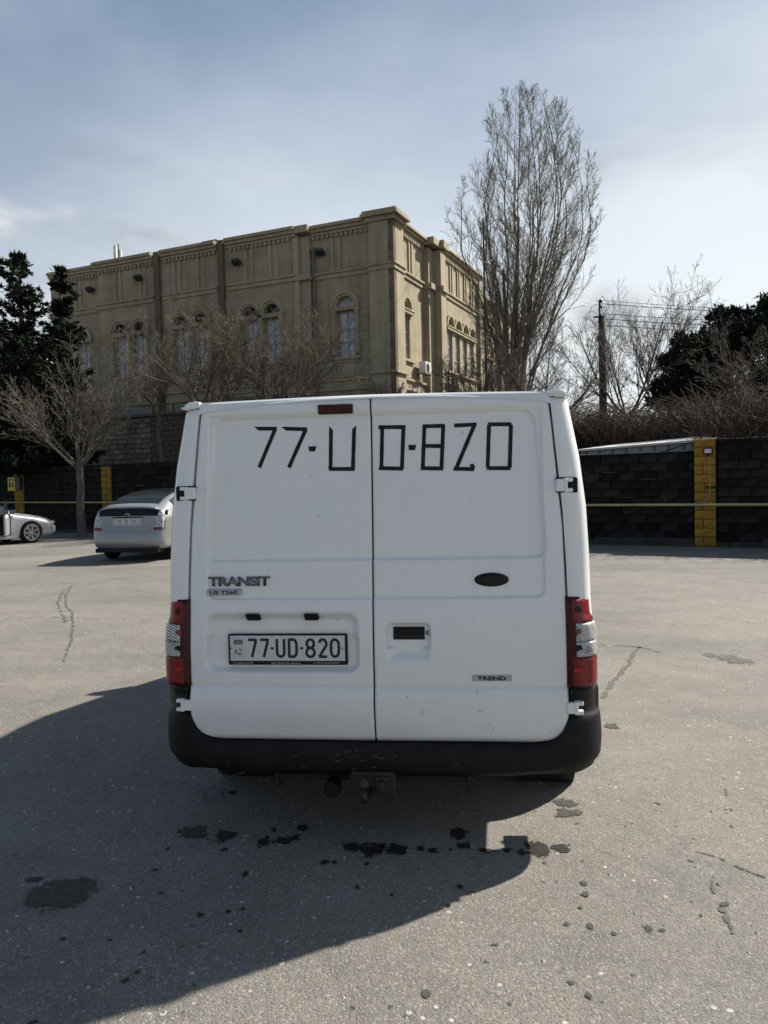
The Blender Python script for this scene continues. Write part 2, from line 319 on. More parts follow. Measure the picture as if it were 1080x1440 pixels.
def asphalt():
    m = bpy.data.materials.new('weathered_asphalt'); m.use_nodes = True; t = m.node_tree; b = t.nodes['Principled BSDF']
    co = N(t, 'ShaderNodeTexCoord'); P = co.outputs['Object']
    def noi(s, d=5., r=.6, dist=0.):
        n = N(t, 'ShaderNodeTexNoise', _Scale=float(s), _Detail=float(d), _Roughness=r, _Distortion=dist); t.links.new(P, n.inputs['Vector']); return n.outputs[0]
    def mr(src, a, bb, lo=0., hi=1.):
        n = N(t, 'ShaderNodeMapRange'); n.inputs[1].default_value = a; n.inputs[2].default_value = bb; n.inputs[3].default_value = lo; n.inputs[4].default_value = hi
        t.links.new(src, n.inputs[0]); return n.outputs[0]
    def mix(f, a, bb, bl='MIX'):
        n = N(t, 'ShaderNodeMixRGB', blend_type=bl)
        if isinstance(f, float): n.inputs[0].default_value = f
        else: t.links.new(f, n.inputs[0])
        for i, q in ((1, a), (2, bb)):
            if isinstance(q, tuple): n.inputs[i].default_value = (*q, 1)
            else: t.links.new(q, n.inputs[i])
        return n.outputs[0]
    c = mix(mr(noi(.35, 6, .6, .4), .36, .64), (.120, .113, .098), (.215, .20, .172))
    c = mix(mr(noi(2.3, 8, .7), .35, .7, 0, .55), c, (.27, .255, .225))
    c = mix(mr(noi(7, 6, .7), .52, .70, 0, .35), c, (.13, .125, .115))
    # aggregate
    v = N(t, 'ShaderNodeTexVoronoi', _Scale=130.0); t.links.new(P, v.inputs['Vector'])
    hv = N(t, 'ShaderNodeSeparateColor'); t.links.new(v.outputs['Color'], hv.inputs[0])
    c = mix(mr(hv.outputs[0], .72, .80, 0, .55), c, (.10, .098, .092))
    c = mix(mr(hv.outputs[1], .84, .90, 0, .5), c, (.40, .385, .35))
    v2 = N(t, 'ShaderNodeTexVoronoi', _Scale=24.0); t.links.new(P, v2.inputs['Vector'])
    s2 = N(t, 'ShaderNodeSeparateColor'); t.links.new(v2.outputs['Color'], s2.inputs[0])
    dd = N(t, 'ShaderNodeMath', operation='MULTIPLY'); t.links.new(mr(v2.outputs['Distance'], .26, .16), dd.inputs[0]); t.links.new(mr(s2.outputs[0], .93, .94), dd.inputs[1])
    c = mix(dd.outputs[0], c, (.52, .50, .45))
    d2 = N(t, 'ShaderNodeMath', operation='MULTIPLY'); t.links.new(mr(v2.outputs['Distance'], .30, .15), d2.inputs[0]); t.links.new(mr(s2.outputs[1], .95, .96), d2.inputs[1])
    c = mix(d2.outputs[0], c, (.05, .045, .04))
    fine = noi(240, 3, .7); c = mix(mr(fine, .35, .7, 0, .38), c, (.13, .122, .108))
    c = mix(mr(noi(.12, 4, .55, .6), .42, .62, 0, .4), c, (.25, .235, .205))
    c = mix(mr(noi(1.1, 7, .7, .5), .54, .68, 0, .4), c, (.125, .12, .108))
    # tyre-polished darker lanes curving over the yard
    mpx = N(t, 'ShaderNodeMapping'); mpx.inputs['Scale'].default_value = (.16, .5, 1); mpx.inputs['Rotation'].default_value = (0, 0, .5); t.links.new(P, mpx.inputs[0])
    ln = N(t, 'ShaderNodeTexNoise', _Scale=1.0, _Detail=6.0, _Distortion=.8); t.links.new(mpx.outputs[0], ln.inputs['Vector'])
    c = mix(mr(ln.outputs[0], .48, .64, 0, .5), c, (.12, .117, .108))
    t.links.new(c, b.inputs['Base Color'])
    t.links.new(mr(noi(5), .3, .7, .78, .95), b.inputs['Roughness'])
    b.inputs['Specular IOR Level'].default_value = .35
    h = N(t, 'ShaderNodeMath', operation='MULTIPLY_ADD'); t.links.new(v.outputs['Distance'], h.inputs[0]); h.inputs[1].default_value = -.6; t.links.new(noi(130, 4, .7), h.inputs[2])
    u = N(t, 'ShaderNodeBump'); u.inputs['Strength'].default_value = .7; u.inputs['Distance'].default_value = .006; t.links.new(h.outputs[0], u.inputs['Height'])
    u2 = N(t, 'ShaderNodeBump'); u2.inputs['Strength'].default_value = .35; u2.inputs['Distance'].default_value = .06; t.links.new(noi(2.6, 5, .6), u2.inputs['Height']); t.links.new(u.outputs[0], u2.inputs['Normal'])
    t.links.new(u2.outputs[0], b.inputs['Normal'])
    return m
M['asphalt'] = asphalt()

# ------------------------------------------------------------------ ground
g = MB()
XS = [-400, -120, -60, -30, -15, -8, -4, 0, 4, 8, 15, 30, 60, 120, 400]
YS = [-300, -60, -20, -8, -3, 0, 3, 6, 10, 15, 20, 30, 45, 80, 200, 900]
g.grid([[(x, y, 0) for x in XS] for y in YS])
tag(g.build('ground', M['asphalt']), 'weathered grey asphalt of the parking yard with worn patches', kind='structure')

# parking wall runs through W0 along WD (towards the right it comes nearer)
W0 = Vector((6.5, 17.7, 0)); WD = Vector((1, -.625, 0)).normalized(); WN = Vector((-WD.y, WD.x, 0))   # WN points away from camera
WANG = math.atan2(WD.y, WD.x)
# higher ground behind the wall, rising gently to the building
rg = MB(); rows = []
for d, z in ((.42, 2.0), (3, 2.25), (8, 2.6), (16, 3.0), (40, 3.2), (160, 3.5), (600, 4)):
    rows.append([tuple(W0 + WD * s + WN * d + Vector((0, 0, z + .25 * noise.noise((s * .11, d * .3, 3)) * (1 if d > 1 else 0)))) for s in range(-400, 401, 20)])
rows.insert(0, [(p[0], p[1], 0) for p in rows[0]])
rg.grid(rows); tag(rg.build('raised_terrain', M['soil'], smooth=True), 'soil bank rising behind the parking wall', kind='structure')

# ------------------------------------------------------------------ stains, cracks, gravel lying on the asphalt
M['oil'] = mat('oil_soaked_asphalt', (.009, .0085, .008), .6, col2=(.028, .026, .023), vscale=40, spec=.3)
M['damp'] = mat('damp_asphalt', (.040, .037, .031), .8, col2=(.080, .074, .063), vscale=40, spec=.25)
M['dust'] = mat('grey_residue', (.20, .21, .22), .8, col2=(.07, .07, .075), vscale=40, bump=.8, bscale=90)
M['crackfill'] = mat('dark_crack', (.065, .061, .054), .9, col2=(.11, .104, .092), vscale=20)
def soft(m):
    """stain material that thins out towards its ragged edge (attribute 'cover')"""
    t = m.node_tree; b = t.nodes['Principled BSDF']; at_ = N(t, 'ShaderNodeAttribute', attribute_name='cover')
    co = N(t, 'ShaderNodeTexCoord'); n = N(t, 'ShaderNodeTexNoise', _Scale=90.0, _Detail=5.0); t.links.new(co.outputs['Object'], n.inputs['Vector'])
    a = N(t, 'ShaderNodeMath', operation='MULTIPLY_ADD'); t.links.new(n.outputs[0], a.inputs[0]); a.inputs[1].default_value = .8; t.links.new(at_.outputs['Fac'], a.inputs[2])
    r = N(t, 'ShaderNodeMapRange', interpolation_type='SMOOTHSTEP'); r.inputs[1].default_value = .05; r.inputs[2].default_value = .62; t.links.new(a.outputs[0], r.inputs[0]); t.links.new(r.outputs[0], b.inputs['Alpha'])
for k_ in ('oil', 'damp', 'dust', 'crackfill'): soft(M[k_])
M['scrape'] = mat('pale_scrape', (.34, .32, .28), .9, var=.2, vscale=9); soft(M['scrape'])
def stain(name, blobs, m, label, res=.0065, thr=.55, rag=.9, z=.003, raw=None):
    """blobs: (px, py, rx_px, ry_px) spots on the ground, or raw = (x, y, rx, ry) in metres"""
    e = list(raw or [])
    for px, py, rx, ry in blobs:
        c = ground_at(px, py); a = ground_at(px + rx, py); q = ground_at(px, py - ry); q2 = ground_at(px, py + ry)
        e.append((c.x, c.y, max(.008, abs(a.x - c.x)), max(.008, abs(q.y - q2.y) / 2)))
    cells = {}
    for cx, cy, ax, ay in e:
        for i in range(int((cx - ax * 2.1) / res) - 1, int((cx + ax * 2.1) / res) + 2):
            for j in range(int((cy - ay * 2.1) / res) - 1, int((cy + ay * 2.1) / res) + 2):
                d = math.hypot((i * res - cx) / ax, (j * res - cy) / ay)
                cells[(i, j)] = max(cells.get((i, j), -9), 1.35 - d)
    val = {}
    for (i, j), f in cells.items():
        x, y = i * res, j * res
        nn = noise.noise((x * 16, y * 16, 1)) * .75 + noise.noise((x * 52, y * 52, 5)) * .8 + noise.noise((x * 5, y * 5, 9)) * .4
        val[(i, j)] = f + nn * rag - thr
    b = MB(); vid = {}; cov = []
    def V(i, j):
        if (i, j) not in vid: vid[(i, j)] = len(b.v); b.v.append((i * res, j * res, z)); cov.append(val.get((i, j), -.5))
        return vid[(i, j)]
    for (i, j) in val:
        if max(val.get(q, -9) for q in ((i, j), (i + 1, j), (i + 1, j + 1), (i, j + 1))) > -.4: b.f.append((V(i, j), V(i + 1, j), V(i + 1, j + 1), V(i, j + 1)))
    o = b.build(name, m, fix=False); at_ = o.data.attributes.new('cover', 'FLOAT', 'POINT'); at_.data.foreach_set('value', cov)
    return tag(o, label, kind='structure')
stain('damp_patch', [(84, 1258, 48, 20), (112, 1248, 24, 12), (60, 1262, 26, 14)], M['damp'], 'brown damp patch on the asphalt at lower left', rag=.5)
Z4 = [(545, 545, 46, 14), (628, 555, 28, 17), (560, 530, 26, 10), (470, 588, 8, 5), (740, 570, 24, 13), (800, 565, 22, 13), (845, 530, 14, 8), (830, 556, 16, 9), (770, 535, 8, 5),
      (990, 583, 34, 12), (1045, 590, 30, 19), (912, 625, 14, 6), (940, 628, 8, 5), (690, 660, 13, 9), (640, 765, 9, 5), (685, 757, 10, 5), (562, 775, 10, 6), (350, 960, 11, 8),
      (175, 842, 10, 5), (310, 845, 7, 5), (438, 648, 8, 5), (452, 713, 6, 4), (675, 820, 5, 4), (403, 880, 6, 4), (385, 935, 6, 4), (1032, 632, 7, 5), (1005, 695, 7, 7), (100, 675, 20, 6), (90, 1076, 14, 4), (655, 430, 10, 5), (630, 590, 10, 5)]
stain('oil_stain', [(x / 2, 900 + y / 2, a / 2, b_ / 2) for x, y, a, b_ in Z4], M['oil'], 'row of black oil drips under the left rear of the van')
Z5 = [(28, 590, 34, 12), (100, 588, 15, 6), (135, 593, 15, 7), (212, 545, 24, 14), (230, 580, 20, 12), (290, 593, 26, 6), (350, 592, 15, 6), (385, 595, 12, 8), (436, 588, 26, 22), (500, 586, 26, 11),
      (215, 695, 7, 5), (180, 748, 8, 5), (22, 720, 6, 4), (335, 570, 6, 5), (185, 590, 8, 5)]
stain('oil_stain', [(540 + x / 2, 900 + y / 2, a / 2, b_ / 2) for x, y, a, b_ in Z5], M['oil'], 'row of black oil drips under the right rear of the van')
Z6 = [(505, 458, 36, 12), (515, 488, 34, 11), (540, 518, 8, 4), (560, 685, 8, 5), (567, 716, 8, 6), (552, 755, 7, 4), (512, 800, 8, 5), (450, 628, 9, 5), (558, 622, 8, 4), (575, 1000, 11, 16), (530, 965, 11, 7),
      (120, 997, 12, 14), (60, 1055, 9, 7), (640, 243, 18, 8), (770, 460, 12, 5), (740, 812, 10, 12), (785, 818, 10, 6), (580, 808, 12, 8), (648, 828, 8, 6), (310, 858, 15, 5), (960, 745, 16, 6), (940, 688, 9, 8), (890, 776, 7, 5)]
stain('damp_spots', [(540 + x / 2, 900 + y / 2, a / 2, b_ / 2) for x, y, a, b_ in Z6], M['damp'], 'small damp spots on the sunlit asphalt right of the van')
stain('grey_residue', [(298, 1117, 13, 9), (290, 1108, 8, 4), (310, 1125, 7, 4)], M['dust'], 'pale grey crumbly residue on the asphalt by the van', rag=1.2)
stain('shallow_hollow', [(1022, 925, 16, 5), (1040, 930, 18, 4), (1000, 922, 9, 3)], M['crackfill'], 'shallow worn hollow in the asphalt at right', rag=.8)
def crack(pts, w, label, m='crackfill', seed=0, gap=-.35):
    P = [ground_at(*p) for p in pts]; raw = []
    for i in range(len(P) - 1):
        L_ = (P[i + 1] - P[i]).length; n = max(2, int(L_ / max(.009, w * .5))); d = (P[i + 1] - P[i]).normalized(); q = Vector((-d.y, d.x, 0))
        for k in range(n):
            a = P[i].lerp(P[i + 1], k / n); f = noise.noise((a.x * 9, a.y * 9, seed)) + .4 * noise.noise((a.x * 40, a.y * 40, seed))
            if f < gap: continue
            a = a + q * .03 * noise.noise((a.x * 7, a.y * 7, seed + 7)); r_ = w * (.75 + .6 * noise.noise((a.x * 16, a.y * 16, seed + 3)))
            raw.append((a.x, a.y, max(.009, r_), max(.009, r_)))
    stain('crack', [], M[m], label, res=.011 if P[0].y > 6 else .0065, raw=raw, rag=.7, thr=.75)
crack([(101, 823), (92, 838), (92, 850), (101, 862), (103, 880), (100, 900), (94, 920), (88, 932)], .022, 'dark curved crack in the asphalt left of the van')
crack([(97, 826), (86, 836), (81, 848), (86, 862), (92, 876)], .03, 'short broken crack beside the curved one', seed=4, gap=-.1)
crack([(0, 874), (14, 869), (60, 868), (110, 869), (160, 871), (225, 872)], .014, 'thin crack running across to the van', seed=8, gap=-.25)
crack([(897, 910), (880, 938), (862, 960), (848, 982)], .03, 'dark strip in the asphalt right of the van', seed=12, gap=-.5)
crack([(842, 907), (898, 910), (930, 918)], .02, 'short dark line behind the strip', seed=14, gap=-.3)
crack([(1017, 1095), (1021, 1125), (1030, 1165)], .008, 'thin crack at the right edge', seed=18, gap=0)
crack([(955, 1205), (1000, 1225), (1020, 1290), (1035, 1335)], .012, 'worn curved scuff in the asphalt at lower right', seed=22, gap=.05)
crack([(970, 1195), (1030, 1215), (1080, 1232)], .010, 'thin crack running off at right', seed=26, gap=0)
crack([(1040, 848), (1080, 846)], .06, 'pale scrape at the right edge', m='scrape', seed=30, gap=0)
crack([(1043, 872), (1080, 876)], .05, 'second pale scrape at the right edge', m='scrape', seed=33, gap=0)
# loose grit
gb = MB(); rnd = random.Random(3)
for k in range(5200):
    y = 1.9 + 11 * rnd.random() ** 1.6; x = rnd.uniform(-.58, .58) * (y + .6); s = rnd.uniform(.0012, .0042) * (1 if rnd.random() < .93 else 2)
    t = rnd.uniform(0, 6.28); c, sn = math.cos(t) * s, math.sin(t) * s
    gb.add([(x + c * 1.6, y + sn, 0), (x - sn, y + c, 0), (x - c, y - sn * 1.3, 0), (x + sn * .8, y - c, 0), (x, y, s * .9)], [(0, 1, 4), (1, 2, 4), (2, 3, 4), (3, 0, 4)])
tag(gb.build('gravel', mat('pale_grit', (.34, .32, .28), .8, col2=(.55, .53, .48), vscale=3), fix=False), 'pale grit and crumbs scattered over the asphalt', 'gravel', kind='stuff')
lb = MB()
for k in range(26):
    y = 1.9 + 3.5 * rnd.random(); x = rnd.uniform(-.55, .55) * y; t = rnd.uniform(0, 6.28)
    pts = []
    for q in range(5): a = t + q * .5; pts.append((x + math.cos(a) * .012, y + math.sin(a) * .009, .002 + .003 * q))
    s = rnd.uniform(.5, 1.1)
    lb.grid([[(x + (p[0] - x) * s * f, y + (p[1] - y) * s * f, p[2] + .002 * f) for p in pts] for f in (.55, 1)])
tag(lb.build('litter', mat('pale_litter', (.6, .6, .55), .7), fix=False), 'pale shreds of leaf and paper scattered on the asphalt', 'litter', kind='stuff')

# ------------------------------------------------------------------ THE VAN
YAW = .1068
van = empty('panel_van', (-.0612, 3.36, 0), -YAW, 'white panel van seen square from behind, number taped in black across its rear doors', 'van')
def lean(z): return .0914 * max(0., z - .87) + 3.0 * max(0., z - 1.962) ** 1.5
def interp(x, pts):
    if x <= pts[0][0]: return pts[0][1]
    for a, b in zip(pts, pts[1:]):
        if x <= b[0]: return a[1] + (b[1] - a[1]) * (x - a[0]) / (b[0] - a[0])
    return pts[-1][1]
def sm(x): x = max(0., min(1., x)); return x * x * (3 - 2 * x)
XE = [(.455, .70), (.462, .745), (.475, .78), (.49, .803), (.522, .828), (.55, .837), (.587, .841), (.72, .8415), (1.1, .839), (1.4, .832), (1.6, .815), (1.85, .795), (1.97, .782), (1.99, .778)]
def xe(z): return interp(z, XE)
def ztop(x): return 1.995 - .012 * (x / .78) ** 2
def rrect(x, z, x0, x1, z0, z1, r):
    """signed distance, negative inside"""
    cx, cz = (x0 + x1) / 2, (z0 + z1) / 2
    qx = abs(x - cx) - (x1 - x0) / 2 + r; qz = abs(z - cz) - (z1 - z0) / 2 + r
    return math.hypot(max(qx, 0), max(qz, 0)) + min(max(qx, qz), 0) - r
def door_y(x, z, side):
    """outer skin of a rear door; + is inwards (away from the camera)"""
    y = lean(z); ax = abs(x)
    y += .006 * (ax / .84) ** 2
    xe_r = interp(z, [(1.25, .765), (1.9, .724)])
    d = rrect(ax, z, -.5, xe_r, 1.258, 1.908, .055); y += .015 * sm(-d / .011 + .3)
    d = rrect(ax, z, -.5, .752, 1.088, 2.6, .04); y += .012 * sm(-d / .010 + .3) * sm((1.93 - z) / .02)
    if side < 0:
        d = rrect(x, z, -.768, -.058, .757, 1.035, .06)
        w = .03 if z > .9 else .026
        y += .040 * sm(-d / (.045 if z > .92 else .026))
    else:
        d = rrect(x, z, .05, .257, .805, .985, .028); k = .016 if z > .87 else .05
        y += .032 * sm(-d / k)
    # crease line and lower apron
    if z < .703:
        y -= .013 * sm((.703 - z) / .012) * .45 + .013 * sm((.703 - z) / .055)
        y += .030 * sm((.62 - z) / .22)
    y += .006 * math.exp(-((z - .705) / .003) ** 2)
    if z < .48: y += .012 * sm((.48 - z) / .03)
    # rolled outer edge
    e = xe(z) - ax; y += .010 * sm((.012 - e) / .012) ** 2
    e = ax - .004; y += .006 * sm((.008 - e) / .008)
    return y
def sorted_samples(a, b, n, extra, w=.004, m=3):
    s = set(np.linspace(a, b, n).round(5))
    for e in extra:
        for k in range(-m, m + 1): s.add(round(e + k * w, 5))
    s = sorted(x for x in s if a <= x <= b); o = [s[0]]
    for x in s[1:]:
        if x - o[-1] > w * .6: o.append(x)
    if o[-1] != b: o[-1] = b
    return o
DOORS = {}
for side in (-1, 1):
    zs = sorted_samples(0, 1, 150, [(z - .457) / 1.533 for z in (.703, .757, .805, 1.035, .985, 1.088, 1.258, 1.908, .652, .80, .845)], w=.0028, m=6)
    us = sorted_samples(0, 1, 90, [.0, .012, .07, .3, .9, .86, .915, 1.0], w=.005, m=5)
    rows = []
    for v in zs:
        row = []
        for u in us:
            z0 = .457 + v * 1.533; xo = xe(z0); ax = .004 + u * (xo - .004)
            z = .457 + v * (ztop(ax) - .457)
            row.append((side * ax, door_y(side * ax, z, side), z))
        rows.append(row)
    b = MB(); b.grid(rows)
    # return flanges round the door edge
    b.grid([rows[0], [(p[0], p[1] + .03, p[2]) for p in rows[0]]]); b.grid([rows[-1], [(p[0], p[1] + .03, p[2]) for p in rows[-1]]])
    for j in (0, -1): b.grid([[r_[j] for r_ in rows], [(r_[j][0], r_[j][1] + .03, r_[j][2]) for r_ in rows]])
    d = b.build('rear_door', M['white'], van, smooth=True)
    d['label'] = 'left rear door with the licence plate recess' if side < 0 else 'right rear door with the handle recess'
    DOORS[side] = d

# body shell: sections along the length, each from sill over the shoulder to the middle of the roof
HW = [(.31, .93), (.42, .975), (.6, .985), (.9, .985), (1.1, .975), (1.3, .965), (1.6, .935), (1.8, .91), (1.9, .893), (1.95, .875)]
def section(top, inset=0., zb=.31, wf=1.):
    pts = []
    ZR = [0, .06, .14, .22, .27, .37, .395, .41, .55, .72, .9, 1.1, 1.3, 1.53]
    for k in range(14):
        z = zb + (top - .055 - zb) * ZR[k] / 1.53
        pts.append((interp(z, HW) * wf - inset, z))
    x0 = pts[-1][0]; zc = top - .055
    for k in range(1, 7):
        a = k / 6 * math.pi / 2
        pts.append((x0 - .085 * (1 - math.cos(a)), zc + .030 * math.sin(a)))
    for k in range(1, 7):
        t = k / 6; xx = pts[19][0] * (1 - t); pts.append((xx, top - .025 + .035 * (1 - (xx / .75) ** 2) if top > 1.5 else top - .025 + .03 * (1 - (1 - t) ** 2)))
    return pts
ST = [(0.0, 1.968, .085, 1), (.006, 1.978, .055, 1), (.025, 1.986, .028, 1), (.06, 1.992, .008, 1), (.11, 1.996, 0, 1), (.3, 2.002, 0, 1), (.55, 2.004, 0, 1), (.58, 2.005, 0, 1), (.8, 2.01, 0, 1), (1.6, 2.02, 0, 1), (2.4, 2.01, 0, 1), (2.95, 1.99, 0, 1), (3.15, 1.94, 0, 1), (3.5, 1.68, 0, 1),
      (3.85, 1.38, 0, 1), (4.0, 1.27, 0, .99), (4.3, 1.18, 0, .96), (4.6, 1.05, 0, .9), (4.75, .93, 0, .82), (4.82, .80, 0, .7)]
b = MB(); secs = []
for y, top, ins, wf in ST:
    fade = max(0, 1 - y / .6); sec = section(top, ins, wf=wf)
    low = lambda z: .075 * sm((.708 - z) / .01) * sm((.62 - y) / .04)      # the bumper sits in this step
    up_ = .44 if y < .56 else 0
    sec = [(x - .019 * sm((.6 - y) / .5) * sm((1.5 - z) / .4) * (x > .7), z) for x, z in sec]
    secs.append([(x - low(z), y + .06 * sm((.708 - z) / .01) * sm((.2 - y) / .1) + (lean(z) - (3.0 * max(0., z - 1.962) ** 1.5)) * fade, max(z, up_)) for x, z in sec])
# inner edge of the rear frame, round the door opening
inner = []
for i, (x, z) in enumerate(section(ST[0][1], ST[0][2])):
    if i < 14: inner.append((xe(z) + .007 if z > .45 else .845, z))
    elif i < 20:
        zz_ = 1.913 + (i - 13) / 6 * (1.986 - 1.913); inner.append((xe(zz_) + .006, zz_))
    else: xx = .785 * (1 - (i - 19) / 6); inner.append((xx, ztop(xx) + .003))
inn = [(x, lean(z) + .004 + (.06 if z < .7 else 0), max(z, .44)) for x, z in inner]
inn2 = [(x, y + .05, z) for x, y, z in inn]
for sgn in (1, -1):
    b.grid([[(sgn * x, y, z) for x, y, z in s_] for s_ in [inn2, inn] + secs])
last = secs[-1]
b.grid([[(x, y, z) for x, y, z in last], [(-x, y, z) for x, y, z in last]])
# floor
b.grid([[(s_[0][0], s_[0][1], s_[0][2]) for s_ in secs[2:]], [(-s_[0][0], s_[0][1], s_[0][2]) for s_ in secs[2:]]])
shell = b.mesh('body')
def cut(me, cutters):
    o = bpy.data.objects.new('tmp', me); COL.objects.link(o)
    cs = []
    for c in cutters:
        co_ = bpy.data.objects.new('cut', c.mesh('cut')); COL.objects.link(co_); cs.append(co_)
        mo = o.modifiers.new('b', 'BOOLEAN'); mo.operation = 'DIFFERENCE'; mo.object = co_; mo.solver = 'EXACT'
    dg = bpy.context.evaluated_depsgraph_get(); r_ = bpy.data.meshes.new_from_object(o.evaluated_get(dg))
    bpy.data.objects.remove(o)
    for c in cs: bpy.data.objects.remove(c)
    return r_
def disc(xa, xb, y, z, r_):
    return MB().lathe([(0, xa), (r_, xa), (r_, xb), (0, xb)], 'x', (0, y, z), 32)
AX_R, AX_F, WR = .98, 3.85, .335
o = link_mesh('body', cut(shell, [disc(s * .7, s * 1.1, y, WR, .40) for y in (AX_R, AX_F) for s in (-1, 1)]), M['white'], van, smooth=True)
md = o.modifiers.new('split', 'EDGE_SPLIT'); md.split_angle = R(38)
# dark seal behind the doors and wheel housings / floor pan
b = MB(); b.prism([(-.845, .44), (.845, .44), (.845, 1.2), (.80, 1.9), (.775, 1.975), (-.775, 1.975), (-.80, 1.9), (-.845, 1.2)], 'y', .16, .20)
b.build('door_seal', M['seal'], van)
b = MB(); b.grid([[(s * .0, door_y(0.005, z, 1) + .018, z) for s in (1,)] + [(.02, door_y(.005, z, 1) + .018, z)] for z in np.linspace(.46, 1.99, 20)])
b.grid([[(-.02, door_y(0.005, z, 1) + .018, z), (0, door_y(.005, z, 1) + .018, z)] for z in np.linspace(.46, 1.99, 20)])
b.build('door_weatherstrip', M['seal'], van)
b = MB(); b.box(-.6, .6, .14, 4.5, .44, .56)
for y in (AX_R, AX_F):
    for s in (-1, 1): b.lathe([(0, s * .66), (.41, s * .66), (.41, s * .95)], 'x', (0, y, WR), 28)
b.box(-.60, -.52, .1, 4.2, .36, .46); b.box(.52, .60, .1, 4.2, .36, .46)
b.build('underbody', M['dark'], van)
b = MB(); b.tube([(-.62, AX_R, WR), (.62, AX_R, WR)], .05, 8); b.lathe([(0, -.12), (.12, -.06), (.14, 0), (.12, .06), (0, .12)], 'x', (0, AX_R, WR), 12)
b.build('rear_axle', M['dark'], van)
b = MB(); b.tube([(-.35, 2.2, .36), (-.35, .6, .36), (-.62, .3, .37), (-.66, .12, .36)], .028, 8); b.lathe([(0, 0), (.09, .02), (.09, .5), (0, .52)], 'y', (-.35, 1.5, .36), 12)
b.build('exhaust', M['steel'], van)
def wheel_arch_flare(): pass
def wheel(parent, x, y, side, r_=.335, w=.20, rim=.21, spokes=0, cap='steel', z=None):
    wt = MB(); z = r_ if z is None else z
    wt.lathe([(rim, -w / 2), (r_ * .9, -w / 2), (r_ * .975, -w / 2 + .02), (r_, -w / 2 + .045), (r_, w / 2 - .045), (r_ * .975, w / 2 - .02), (r_ * .9, w / 2), (rim, w / 2), (rim * .93, w / 2 - .03), (rim * .93, -w / 2 + .03), (rim, -w / 2)], 'x', (x, y, z), 40)
    wh = wt.build('wheel', M['rubber'], parent, smooth=True)
    rm = MB()
    if spokes:
        rm.lathe([(rim * 1.0, side * w / 2), (rim * .92, side * (w / 2 + .004)), (rim * .88, side * (w / 2 - .02)), (rim * .88, side * (w / 2 - .10))], 'x', (x, y, z), 36)
        rm.lathe([(0, side * (w / 2 - .01)), (.045, side * (w / 2 - .01)), (.055, side * (w / 2 - .04))], 'x', (x, y, z), 16)
        for k in range(spokes):
            for dd in (-.075, .075):
                a = 2 * math.pi * k / spokes; a2 = a + dd * 2.2; a1 = a + dd * .6
                p = [(.035 * math.cos(a1 - .25), .035 * math.sin(a1 - .25)), (.035 * math.cos(a1 + .25), .035 * math.sin(a1 + .25)), (rim * .92 * math.cos(a2 + .07), rim * .92 * math.sin(a2 + .07)), (rim * .92 * math.cos(a2 - .07), rim * .92 * math.sin(a2 - .07))]
                rm.prism([(y + q[0], z + q[1]) for q in p], 'x', x + side * (w / 2 - .035), x + side * (w / 2 - .008))
        rm.build('rim', M['alloy'], wh)
        MB().lathe([(0, side * (w / 2 - .11)), (rim * .9, side * (w / 2 - .11))], 'x', (x, y, z), 24).build('brake_disc', M['dark'], wh)
    else:
        rm.lathe([(rim, side * w / 2 * .95), (rim * .9, side * w / 2 * .7), (rim * .55, side * w / 2 * .55), (rim * .5, side * w / 2 * .8), (rim * .3, side * w / 2 * .9), (0, side * w / 2 * .9)], 'x', (x, y, z), 28)
        rm.build('rim', M[cap], wh, smooth=True)
    return wh
for y in (AX_R, AX_F):
    for s in (-1, 1): wheel(van, s * .845, y, s)

# bumper: wraps round the corner; its ends climb beside the doors
def plan(s, off=0.):
    """s 0 centre .. 1 end; returns x, y and outward normal of the plan curve (right half)"""
    L1 = .82; r_ = .175; L3 = .20; tot = L1 + r_ * math.pi / 2 + L3; q = s * tot
    if q < L1:
        bow = -.045 + .028 * (q / L1) ** 2
        return q, bow - off
    q -= L1
    if q < r_ * math.pi / 2:
        a = q / r_; cx, cy = L1, -.017 + r_
        return cx + (r_ + off) * math.sin(a), cy - (r_ + off) * math.cos(a)
    q -= r_ * math.pi / 2
    return L1 + r_ + off + .012 * 0, -.017 + r_ + q
def strip(name, ztf, zbf, prof, matl, parent, srange=(0, 1), n=70, inner=.05):
    """prof(t) outward offset along height t 0 bottom .. 1 top"""
    b = MB()
    for sg in (1, -1):
        rows = []
        for i in range(n + 1):
            s = srange[0] + (srange[1] - srange[0]) * i / n
            x0, _ = plan(s); zt, zb = ztf(s, x0), zbf(s, x0); row = []
            m = 14
            xi, yi = plan(s, prof(0) - inner); row.append((sg * xi, yi, zb + .01))
            for k in range(m + 1):
                t = k / m; x, y = plan(s, prof(t, ) if not callable(getattr(prof, 's', None)) else 0)
                row.append((sg * x, y, zb + (zt - zb) * t))
            xi, yi = plan(s, prof(1) - inner); row.append((sg * xi, yi, zt + .002)); rows.append(row)
        b.grid(rows)
    return b.build(name, matl, parent, smooth=True)
def bump_top(s, x):
    if x < .70: return .452
    if x < .835: return .452 + .0 + .133 * (1 - math.sqrt(max(0, 1 - ((x - .70) / .135) ** 2)))
    return .585
def bump_bot(s, x):
    return .312 + .012 * sm((x - .5) / .3) + .012 * sm((x - .86) / .1)
bp_ = strip('bumper', bump_top, bump_bot, lambda t: -.030 * (1 - sm(t / .26)) ** 1.5 + .006 * math.exp(-((t - .55) / .25) ** 2) - .012 * sm((t - .9) / .1), M['bumper'], van, inner=.10)
bp_['label'] = 'black scuffed plastic bumper wrapping both corners'
for sg in (-1, 1):
    b = MB(); b.grid([[(sg * (.66 + q), plan(.66 / 1.295, 0)[1] - .0085, z) for z in np.linspace(.345, .445, 6)] for q in (0, .004)]); b.build('bumper_joint', M['seal'], van)
